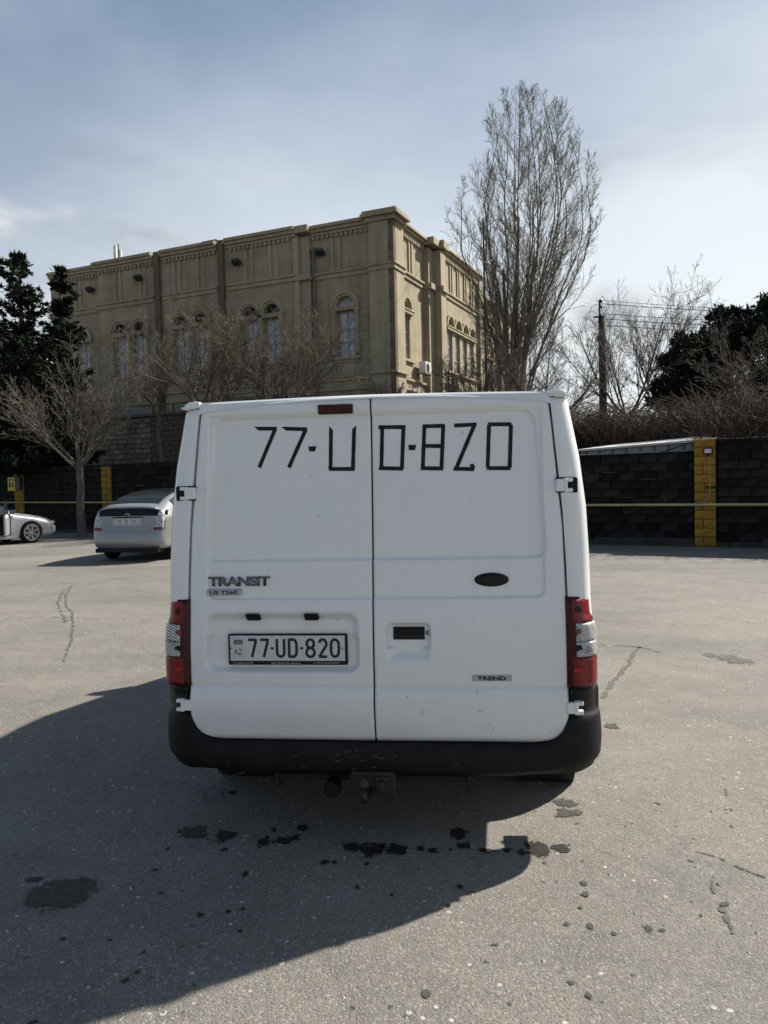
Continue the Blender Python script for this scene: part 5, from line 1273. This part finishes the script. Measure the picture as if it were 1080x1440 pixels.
# white downpipe
dp = MB(); dp.tube([on_left(4.2, .14, 2), on_left(4.2, .14, 13.3)], .07, 8); dpo = tag(dp.build('downpipe', M['concrete'], smooth=True), 'pale downpipe on the facade left of the single arched window', 'pipe')
b = MB(); c0 = on_left(4.2, .14, 13.3); b.lathe([(.07, 0), (.16, .2), (.16, .32), (0, .32)], 'z', c0, 10)
for z in (5, 7, 9, 11, 12.5): b.lathe([(.085, 0), (.085, .1)], 'z', on_left(4.2, .14, z), 8)
b.build('hopper_and_collars', M['concrete'], dpo)
# air conditioner
acp = on_right(3.45, .05, 7.3); ac = empty('air_conditioner', acp, BA + R(90), 'white air conditioner unit with round fan on the sunlit side of the building', 'air conditioner')
MB().box(-.42, .42, -.50, -.12, 0, .62).build('casing', M['ac'], ac, bevel=.02)
b = MB(); b.lathe([(0, -.515), (.22, -.515), (.25, -.50)], 'y', (-.08, 0, .31), 20); b.build('fan', M['plastic'], ac)
for q in (-1, 1):
    b = MB(); b.box(min(q * .38, q * .33), max(q * .38, q * .33), -.5, 0, -.05, 0); b.box(min(q * .38, q * .34), max(q * .38, q * .34), -.04, 0, -.3, -.05); b.build('bracket', M['steel'], ac)
# rooftop things
ra = on_left(18.0, -.8, ZC); an = empty('rooftop_antenna', ra, 0, 'slim white panel antenna standing on the roof edge at left', 'antenna')
MB().box(-.14, .0, -.1, .1, 0, 1.35).build('panel', M['ac'], an); MB().tube([(.13, 0, -.4), (.13, 0, 1.45)], .035, 6).build('mast', M['steel'], an); MB().box(.2, .3, -.1, .1, .6, 1.1).build('panel', M['ac'], an)
rb = on_left(11.2, -1.0, ZC - .3); rv = empty('roof_vent', rb, BA, 'small dark box on the roof above the facade', 'vent')
MB().box(-.42, .42, -.3, .3, 0, .85).build('housing', M['lamp_body'], rv, bevel=.02); MB().box(-.48, .48, -.36, .36, .85, .92).build('lid', M['steel'], rv)

# lower stone wall in front of the building at left
rs0 = on_left(7.0, 3.0, 0); RWA = BA
rw = empty('stone_retaining_wall', rs0, RWA, 'rough tan block wall above the black wall at left', 'wall')
RT = 5.35
MB().box(-32, 3, .02, .6, 0, RT).build('wall_core', M['mortar_pale'], rw)
MB().box(-32, 3, -.12, .65, RT, RT + .16).build('coping', M['stone_dark'], rw, bevel=.02)
lay(rw, -13.2, -5.6, 2.65, RT, .265, .52, 'retaining', y=.02, jit=.02, rnd=random.Random(4), gap=.025)
sb = MB(); lay(rw, -30, -13.2, 1.9, RT, .265, .52, 'retaining', y=.02, stuff=sb, jit=.02, gap=.025); lay(rw, -5.6, 3, 1.9, RT, .265, .52, 'retaining', y=.02, stuff=sb, jit=.02, gap=.025)
o = sb.build('block_courses', M['retaining'], rw, fix=False); o['kind'] = 'stuff'

# ------------------------------------------------------------------ bare trees
class Twigs:
    """collects many thin tapering tubes quickly"""
    def __init__(s): s.v = []; s.f = []
    def tube(s, pts, rad, n):
        b0 = len(s.v); m = len(pts)
        for i in range(m):
            p = pts[i]; q0 = pts[i - 1] if i else p; q1 = pts[i + 1] if i < m - 1 else p
            dx, dy, dz = q1[0] - q0[0], q1[1] - q0[1], q1[2] - q0[2]; l = math.sqrt(dx * dx + dy * dy + dz * dz) or 1e-6; dx /= l; dy /= l; dz /= l
            if abs(dz) < .95: ax, ay, az = dy, -dx, 0
            else: ax, ay, az = 0, dz, -dy
            l = math.sqrt(ax * ax + ay * ay + az * az) or 1e-6; ax /= l; ay /= l; az /= l
            bx, by, bz = dy * az - dz * ay, dz * ax - dx * az, dx * ay - dy * ax; r_ = rad[i]
            for k in range(n):
                t = 6.2832 * k / n; c, sn = math.cos(t) * r_, math.sin(t) * r_
                s.v.append((p[0] + ax * c + bx * sn, p[1] + ay * c + by * sn, p[2] + az * c + bz * sn))
        for i in range(m - 1):
            for k in range(n):
                k2 = (k + 1) % n; s.f.append((b0 + i * n + k, b0 + i * n + k2, b0 + (i + 1) * n + k2, b0 + (i + 1) * n + k))
    def build(s, name, mt, parent):
        me = bpy.data.meshes.new(name); me.from_pydata(s.v, [], s.f); me.update(); return link_mesh(name, me, M[mt], parent, smooth=True)
def grow(tw, rnd, p, d, Lg, r0, lv, cfg, inside=None):
    """one branch and its children; cfg[lv] = (segments, wobble, up-tropism, children, angle deg, length ratio, first child at)"""
    seg, wob, trop, nch, ang, ratio, first = cfg[lv]; pts = [tuple(p)]; dirs = [d]; p = Vector(p); st = Lg / seg
    for i in range(seg):
        d = (d + Vector((rnd.gauss(0, wob), rnd.gauss(0, wob), rnd.gauss(0, wob) * .7 + trop))).normalized()
        q = p + d * st
        if inside and not inside(q):
            if i > 1: break
        p = q; pts.append(tuple(p)); dirs.append(d)
    n = len(pts); rad = [max(cfg['min'], r0 * (1 - .82 * i / max(1, n - 1))) for i in range(n)]
    tw.tube(pts, rad, 7 if lv == 0 and r0 > .08 else 5 if r0 > .03 else 3)
    if lv + 1 not in cfg or n < 2: return
    full = (n - 1) / seg
    for c in range(max(1, int(nch * full))):
        t = first + (1 - first) * (c + rnd.random()) / max(1, nch * full); fi = t * (n - 1); i = min(int(fi), n - 2); f = fi - i
        if i < 0: continue
        a = Vector(pts[i]).lerp(Vector(pts[i + 1]), min(f, 1)); dd = dirs[min(i + 1, n - 1)]
        perp = dd.orthogonal().normalized(); perp = Matrix.Rotation(rnd.uniform(0, 6.2832), 3, dd) @ perp
        an_ = R(ang * rnd.uniform(.7, 1.3)); nd = (dd * math.cos(an_) + perp * math.sin(an_)).normalized()
        grow(tw, rnd, a, nd, Lg * ratio * rnd.uniform(.6, 1.2) * (1.1 - .55 * t), max(cfg['min'], rad[i] * .6), lv + 1, cfg, inside)

def bare_tree(name, base, label, group, seed, trunk_h, trunk_r, limbs, cfg, mt, spread, Llimb, inside=None, lean_=(0, 0), cat='tree'):
    rnd = random.Random(seed); o = empty(name, base, 0, label, cat, group)
    tk = Twigs(); pts = [(0, 0, -.1)]; p = Vector((0, 0, 0)); n = 6
    for i in range(1, n + 1): pts.append((lean_[0] * i / n + rnd.gauss(0, .02), lean_[1] * i / n + rnd.gauss(0, .02), trunk_h * i / n))
    rads = [trunk_r * 1.35] + [trunk_r * (1.05 - .25 * i / n) for i in range(1, n + 1)]
    tk.tube(pts, rads, 10); tk.build('trunk', mt, o)
    tw = Twigs()
    for k in range(limbs):
        a = 2 * math.pi * (k + rnd.uniform(-.3, .3)) / limbs; tl = R(spread * rnd.uniform(.45, 1.1)); z = trunk_h * rnd.uniform(.8, .985)
        d = Vector((math.sin(tl) * math.cos(a), math.sin(tl) * math.sin(a), math.cos(tl)))
        grow(tw, rnd, (lean_[0] * z / trunk_h, lean_[1] * z / trunk_h, z), d, Llimb * rnd.uniform(.8, 1.15), trunk_r * rnd.uniform(.26, .42), 0, cfg, inside)
    tw.build('crown', mt, o)
    return o

# poplar: many steep stems under a tall rounded outline
PB = at(722, 560, 36.5); pbase = Vector((PB.x, 36.5, 3.0))
PT = at(735, 112, 36.5).z - 3.0
def pop_r(z):   # outline radius over height above base
    return 1.10 * interp(z, [(0, .8), (2, 1.9), (4, 2.4), (7, 2.9), (9.5, 3.3), (12, 3.15), (14.2, 2.5), (16, 1.7), (PT, .5)])
rnd = random.Random(42); pop = empty('poplar_tree', pbase, 0, 'tall bare poplar with steep upright branches beside the building', 'tree')
tw = Twigs(); tk = Twigs()
def pcx(z): return interp(z, [(0, 0), (4, .15), (9, .75), (14, .85), (18, .65)])
pin = lambda q: math.hypot(q.x - pcx(q.z), q.y) < pop_r(q.z) * (1 + .45 * noise.noise((q.x * .7, q.y * .7, q.z * .35 + 3))) and q.z < PT
cfgP = {1: (9, .055, .11, 12, 32, .40, .15), 2: (5, .09, .09, 5, 34, .5, .2), 3: (3, .10, .08, 0, 30, .5, .2), 'min': .0058}
for k in range(3):
    x = (-.42, .05, .38)[k]; pts = []; hh = (8.5, 11, 9)[k]
    for i in range(9): t = i / 8; pts.append((x * (.4 + t * 1.3) + .35 * t + rnd.gauss(0, .03), .5 * math.sin(k * 2) * t, hh * t))
    tk.tube(pts, [.20 * (1 - .72 * i / 8) for i in range(9)], 9)
tk.build('trunk', 'bark_pop', pop)
NS = 19
for k in range(NS):
    a = 2 * math.pi * k * .381966; fr_ = .10 + .80 * ((k + .5) / NS) ** .8; z0 = .4 + 3.6 * ((k * .618) % 1); zt = PT * rnd.uniform(.84, 1.0) if fr_ < .62 else PT * rnd.uniform(.66, .90)
    n = 18; pts = []; ph = rnd.uniform(0, 6)
    for i in range(n + 1):
        t = i / n; z = z0 + (zt - z0) * t; e = fr_ * min(1, (t * 1.5) ** .75); rr_ = pop_r(z) * e
        pts.append((pcx(z) + rr_ * math.cos(a) + .10 * math.sin(t * 6 + ph) + rnd.gauss(0, .02), rr_ * math.sin(a) + rnd.gauss(0, .02), z))
    rad = [max(.010, .072 * (1 - .9 * i / n)) for i in range(n + 1)]; tw.tube(pts, rad, 5)
    for c in range(17):
        t = .12 + .86 * (c + rnd.random()) / 17; fi = t * n; i = min(int(fi), n - 1); A = Vector(pts[i]).lerp(Vector(pts[i + 1]), fi - i); dd = (Vector(pts[i + 1]) - Vector(pts[i])).normalized()
        perp = Matrix.Rotation(rnd.uniform(0, 6.28), 3, dd) @ dd.orthogonal().normalized()
        outw = Vector((A.x - pcx(A.z), A.y, 0)); perp = (perp + outw.normalized() * .9 if outw.length > .2 else perp).normalized()
        an_ = R(rnd.uniform(30, 52)); grow(tw, rnd, A, (dd * math.cos(an_) + perp * math.sin(an_)).normalized(), rnd.uniform(2.2, 4.2) * (1 - .55 * t), rad[i] * .40 + .006, 1, cfgP, pin)
tw.build('crown', 'bark_pop', pop)

cfgA = {0: (9, .09, .06, 10, 38, .55, .18), 1: (7, .11, .05, 8, 40, .55, .15), 2: (5, .13, .05, 5, 42, .5, .15), 3: (3, .14, .03, 0, 40, .5, .2), 'min': .006}
cfgV = {0: (10, .07, .03, 11, 32, .55, .2), 1: (7, .10, .06, 8, 36, .5, .15), 2: (5, .12, .06, 4, 40, .5, .15), 3: (3, .13, .04, 0, 40, .5, .2), 'min': .005}
# left bare tree in front of the wall
lt_ = ground_at(113, 752); lt_ = Vector((at(113, 700, 26.2).x, 26.2, 0))
bare_tree('bare_tree', lt_, 'bare pale grey tree with a vase shaped crown standing before the wall at left', 'leafless trees', 3, 2.5, .14, 9, {0: (10, .06, .035, 11, 30, .55, .2), 1: (7, .09, .05, 8, 34, .5, .15), 2: (5, .12, .05, 4, 38, .5, .15), 3: (3, .13, .04, 0, 40, .5, .2), 'min': .0055}, 'bark_pale', 58, 3.5)
# two bare trees in front of the left facade
c1 = at(292, 570, 30); bare_tree('bare_tree', (c1.x, 30, 2.4), 'bare twiggy tree over the van roof at left, before the facade', 'leafless trees', 8, 2.0, .16, 8, cfgA, 'bark_brown', 52, 3.9)
c2 = at(395, 570, 29); bare_tree('bare_tree', (c2.x, 29, 2.4), 'dense bare twiggy tree behind the middle of the left rear door', 'leafless trees', 15, 1.8, .17, 9, cfgA, 'bark_brown', 58, 3.8)
c3 = at(222, 570, 32); bare_tree('bare_tree', (c3.x, 32, 2.6), 'thin bare tree between the vase shaped tree and the van', 'leafless trees', 23, 2.0, .10, 6, cfgV, 'bark_brown', 45, 2.9)
c4 = at(548, 560, 33); bare_tree('bare_tree', (c4.x, 33, 2.6), 'low bare shoots before the corner of the building', 'leafless trees', 31, 1.2, .06, 6, cfgV, 'bark_brown', 35, 1.9)
# right of the poplar
c5 = at(668, 560, 33); bare_tree('bare_tree', (c5.x, 33, 2.6), 'bare brown tree at the left foot of the poplar', 'leafless trees', 37, 1.5, .12, 9, cfgA, 'bark_brown', 40, 3.0)
c6 = at(776, 560, 31); bare_tree('bare_tree', (c6.x, 31, 2.5), 'bare brown tree between the poplar and the utility pole', 'leafless trees', 41, 1.4, .12, 8, cfgV, 'bark_brown', 62, 3.4)
c7 = at(868, 560, 29); bare_tree('bare_tree', (c7.x, 29, 2.5), 'bare tree with limbs arching right behind the utility pole', 'leafless trees', 47, 1.3, .13, 8, cfgV, 'bark_brown', 62, 4.2, lean_=(.4, 0))
c8 = at(935, 560, 31); bare_tree('bare_tree', (c8.x, 31, 2.5), 'tall bare tree between the utility pole and the dark pines', 'leafless trees', 53, 1.4, .13, 7, cfgV, 'bark_brown', 38, 4.2)
c9 = at(1058, 590, 22); bare_tree('bare_tree', (c9.x, 22, 2.2), 'bare grey tree before the pines at the right edge', 'leafless trees', 59, 1.1, .08, 6, cfgV, 'bark_pale', 50, 2.4)
# dead brush over the wall at right: a mass nobody could count
tw = Twigs(); rnd = random.Random(77)
for k in range(13000):
    s = rnd.uniform(-7.5, 9.5); dd_ = rnd.uniform(.7, 6.5) if s > .4 else rnd.uniform(3.9, 7.5); p = W0 + WD * s + WN * dd_; top = interp(s, [(-7, 2.9), (-2.5, 2.7), (0, 2.45), (3, 2.2), (9, 2.3)]) + .35 * noise.noise((s * .7, dd_ * .4, 2))
    a = rnd.uniform(0, 6.28); h_ = rnd.uniform(.3, 1) * top * .78; z = 2.0 + rnd.random() * .8; q = Vector((math.cos(a), math.sin(a), 0)) * rnd.uniform(.2, .9); pts = []
    for i in range(5): t = i / 4; pts.append((p.x + q.x * t * t * h_ + rnd.gauss(0, .03), p.y + q.y * t * t * h_ + rnd.gauss(0, .03), z + h_ * (t - .38 * t * t)))
    tw.tube(pts, [.011, .009, .008, .006, .005], 3)
o = tw.build('dead_brush', 'brush', None); tag(o, 'tangled brown dead brush heaped above the wall at right', 'brush', kind='stuff')
tw = Twigs()
for k in range(1200):
    s = rnd.uniform(-12, -3); dd_ = rnd.uniform(2, 12); p = W0 + WD * s + WN * dd_; a = rnd.uniform(0, 6.28); h_ = rnd.uniform(.5, 1.6); z = 2.1; q = Vector((math.cos(a), math.sin(a), 0)) * rnd.uniform(.2, .7); pts = []
    for i in range(5): t = i / 4; pts.append((p.x + q.x * t * t * h_, p.y + q.y * t * t * h_, z + h_ * (t - .3 * t * t)))
    tw.tube(pts, [.011, .009, .008, .006, .005], 3)
tag(tw.build('undergrowth', 'brush', None), 'low brown undergrowth between the wall and the trees', 'brush', kind='stuff')

# ------------------------------------------------------------------ conifers
def needle_clump(v, f, c, d, r_, n, rnd, flat=.55, wid=.22):
    """spray of narrow leaf triangles round a point, leaning along d"""
    for k in range(n):
        a = Vector((rnd.gauss(0, 1), rnd.gauss(0, 1), rnd.gauss(0, 1) * flat)).normalized() + d * .9; a.normalize()
        p = c + Vector((rnd.gauss(0, .3), rnd.gauss(0, .3), rnd.gauss(0, .2))) * r_; t = p + a * r_ * rnd.uniform(.5, 1.1)
        w = a.orthogonal().normalized() * r_ * wid * rnd.uniform(.6, 1.2); w = Matrix.Rotation(rnd.uniform(0, 3.14), 3, a) @ w
        b0 = len(v); v += [tuple(p - w), tuple(p + w), tuple(t)]; f.append((b0, b0 + 1, b0 + 2))
def conifer(name, base, label, group, seed, H, Rb, prof, mt, clump=.22, whorls=34, droop=-.15, skirt=.04):
    rnd = random.Random(seed); o = empty(name, base, 0, label, 'tree', group); tk = Twigs(); tk.tube([(0, 0, -.1), (0, 0, H * .5), (0, 0, H * .97)], [.28, .16, .03], 8); tk.build('trunk', 'bark_brown', o)
    br = Twigs(); v = []; f = []
    for w_ in range(whorls):
        t = skirt + (1 - skirt) * (w_ + rnd.random()) / whorls; z = H * t; Rz = Rb * prof(t)
        nb = max(4, int(9 * (prof(t) + .25)))
        for k in range(nb):
            a = rnd.uniform(0, 6.283); Lb = Rz * rnd.uniform(.55, 1.18); d = Vector((math.cos(a), math.sin(a), droop + .45 * t)); pts = []; m = max(3, int(Lb / .30))
            for i in range(m + 1):
                u = i / m; pts.append((d.x * Lb * u, d.y * Lb * u, z + d.z * Lb * u + .22 * Lb * u * u + rnd.gauss(0, .03)))
            br.tube(pts, [max(.008, .035 * (1 - u / m)) for u in range(m + 1)], 3)
            for i in range(1, m + 1):
                c = Vector(pts[i]); needle_clump(v, f, c, Vector((d.x, d.y, .35)).normalized(), clump * rnd.uniform(.8, 1.4) * (1.15 - .35 * i / m), 22, rnd)
                if rnd.random() < .6 and Lb > .8:
                    sd_ = Vector((-d.y, d.x, 0)) * rnd.choice((-1, 1)) * rnd.uniform(.15, .4) * (1.1 - i / m) * min(1.5, Lb); needle_clump(v, f, c + sd_, (sd_.normalized() + Vector((0, 0, .3))).normalized(), clump, 10, rnd)
    for k in range(5): needle_clump(v, f, Vector((0, 0, H * (.95 + .012 * k))), Vector((0, 0, 1)), clump * .7, 8, rnd)
    br.build('branches', 'bark_brown', o)['kind'] = 'stuff'; me = bpy.data.meshes.new('foliage'); me.from_pydata(v, [], f); me.update(); link_mesh('foliage', me, M[mt], o)['kind'] = 'stuff'
    return o
cone = lambda t: (1 - t) ** .75 if t > .25 else .8
p_ = at(36, 600, 34); conifer('conifer', (p_.x, 34, 2.4), 'dark spiky conifer with a pointed top at the far left', 'dark conifers at left', 5, at(36, 354, 34).z - 2.4, 3.1, lambda t: min(1, 1.15 * (1 - t) ** .62) * (.75 + .25 * math.sin(t * 37)), 'needle')
p_ = at(93, 600, 35); conifer('conifer', (p_.x, 35, 2.4), 'narrower dark conifer leaning over the facade edge, right of the tall one', 'dark conifers at left', 9, at(90, 377, 35).z - 2.4, 1.5, lambda t: min(1, 1.1 * (1 - t) ** .5) * (.7 + .3 * math.sin(t * 31)), 'needle')
p_ = at(-40, 600, 33); conifer('conifer', (p_.x, 33, 2.4), 'dark conifer mostly cut off by the left edge', 'dark conifers at left', 13, 8.2, 2.8, lambda t: min(1, 1.1 * (1 - t) ** .5), 'needle')
p_ = at(28, 600, 31); conifer('conifer', (p_.x, 31, 2.2), 'low dark bushy conifer under the tall one at far left', 'dark conifers at left', 17, 5.2, 2.5, lambda t: math.sqrt(max(.05, 1 - t ** 2)), 'needle', clump=.26)

def pine(base, label, seed, lobes, H, mt='needle2'):
    """pine with separate rounded boughs of needles; lobes = (x, y, z, r)"""
    rnd = random.Random(seed); o = empty('pine_tree', base, 0, label, 'tree', 'dark pines at right'); tk = Twigs(); tk.tube([(0, 0, -.2), (.1, 0, H * .4), (.0, .1, H * .75)], [.24, .18, .08], 8); tk.build('trunk', 'bark_brown', o)
    br = Twigs(); v = []; f = []
    for (x, y, z, r_) in lobes:
        br.tube([(0, 0, z * .45), (x * .4, y * .4, z * .7), (x, y, z)], [.09, .06, .02], 5); n = int(300 * r_ * r_)
        for k in range(n):
            d = Vector((rnd.gauss(0, 1), rnd.gauss(0, 1), rnd.gauss(0, 1))).normalized(); rad = r_ * rnd.random() ** .4 * (1 + .35 * noise.noise((d.x * 2 + x, d.y * 2, d.z * 2 + z)))
            c = Vector((x, y, z)) + Vector((d.x * rad, d.y * rad, d.z * rad * .75)); needle_clump(v, f, c, (d + Vector((0, 0, .7))).normalized(), .22, 10, rnd, flat=1)
    br.build('branches', 'bark_brown', o)['kind'] = 'stuff'; me = bpy.data.meshes.new('foliage'); me.from_pydata(v, [], f); me.update(); link_mesh('foliage', me, M[mt], o)['kind'] = 'stuff'
def lobes_px(base, Y, L_): 
    o = []
    for px, py, rpx, dy in L_:
        p = at(px, py, Y + dy); o.append((p.x - base[0], p.y - base[1], p.z - base[2], 1.18 * rpx * Y / F))
    return o
q = at(1085, 600, 27); bb = (q.x, 27, 2.3)
pine(bb, 'big dark pine whose top is cut by the right edge', 61, lobes_px(bb, 27, [(1082, 425, 14, 0), (1075, 450, 28, .5), (1098, 470, 34, 0), (1055, 468, 24, -.4), (1085, 540, 34, 0), (1040, 495, 24, .6), (1100, 590, 36, 0), (1120, 520, 40, 0)]), 7)
q = at(1018, 600, 28.5); bb = (q.x, 28.5, 2.3)
pine(bb, 'dark pine with a rounded flat top left of the big one', 67, lobes_px(bb, 28.5, [(1018, 447, 18, 0), (1036, 452, 20, .5), (1002, 485, 26, 0), (1030, 500, 30, .3), (1012, 535, 26, -.4), (980, 500, 22, .4), (990, 555, 24, 0), (1040, 560, 24, 0)]), 6.5)
q = at(965, 600, 27.5); bb = (q.x, 27.5, 2.3)
pine(bb, 'lower dark pine nearest the utility pole', 71, lobes_px(bb, 27.5, [(962, 482, 15, 0), (980, 485, 16, .4), (950, 510, 20, 0), (975, 525, 22, .2), (940, 545, 20, 0), (965, 560, 24, .3), (925, 565, 14, 0)]), 5)

# ------------------------------------------------------------------ pole, wires, mast
up = at(848, 555, 32); pole = empty('utility_pole', (up.x, 32, 2.3), 0, 'dark wooden utility pole with insulators standing over the brush at right', 'pole')
zt = at(848, 446, 32).z - 2.3; zt2 = at(846, 422, 32).z - 2.3
MB().tube([(0, 0, 0), (0, 0, zt)], [.17, .145], 10).build('pole_shaft', M['pole'], pole, smooth=True)
MB().tube([(-.11, -.02, zt - 2.5), (-.11, -.02, zt2)], .035, 6).build('steel_rod', M['lamp_body'], pole)
for z in (zt2 - .05, zt2 - .28, zt + .05, zt - .35, zt - .85):
    MB().lathe([(0, -.09), (.05, -.08), (.085, -.03), (.06, .03), (.03, .09), (0, .1)], 'z', (-.07, -.06, z), 10).build('insulator', M['lamp_body'], pole, smooth=True)
b = MB(); b.box(-.35, .12, -.05, .03, zt - .02, zt + .04); b.box(-.22, .1, -.10, -.02, zt - 1.0, zt - .75); b.build('crossarm', M['pole'], pole)
b = MB(); b.tube([(-.1, -.1, zt + .55), (-.45, -.1, zt + .42), (-.55, -.1, zt + .1), (-.40, -.1, zt - .3), (-.1, -.1, zt - .2)], .012, 4); b.tube([(-.45 + .28 * math.cos(a), -.1, zt - .1 + .33 * math.sin(a)) for a in np.linspace(0, 6.3, 16)], .010, 4); b.build('loose_wire', M['wire'], pole)
LBW = ['topmost of the overhead wires running right from the pole', 'second overhead wire from the top, right of the pole', 'third overhead wire from the top, right of the pole', 'fourth overhead wire from the top, right of the pole', 'lowest of the overhead wires running right from the pole']
for i, ((y0, y1)) in enumerate(((422, 431), (427, 433), (441, 446), (448, 454), (457, 463))):
    a = at(846, y0, 32); c = at(1250, y1 + 4, 44); pts = [a.lerp(c, t) - Vector((0, 0, .9 * t * (1 - t))) for t in np.linspace(0, 1, 14)]
    w_ = MB(); w_.tube(pts, .014, 4); tag(w_.build('overhead_wire', M['wire']), LBW[i], 'wire', 'overhead wires')
w_ = MB(); a = at(618, 350, 43); c = at(700, 308, 37); w_.tube([a.lerp(c, t) - Vector((0, 0, .5 * t * (1 - t))) for t in np.linspace(0, 1, 8)], .012, 4); tag(w_.build('overhead_wire', M['wire']), 'thin wire from the building roof towards the poplar', 'wire')
ms = at(684, 556, 35.3); mst = empty('steel_mast', (ms.x, 35.3, 3.0), 0, 'thin dark steel mast standing among the poplar branches', 'mast')
MB().tube([(0, 0, 0), (0, 0, at(684, 430, 35.3).z - 3.0), (0, 0, at(684, 308, 35.3).z - 3.0)], [.06, .05, .035], 8).build('mast_tube', M['lamp_body'], mst)
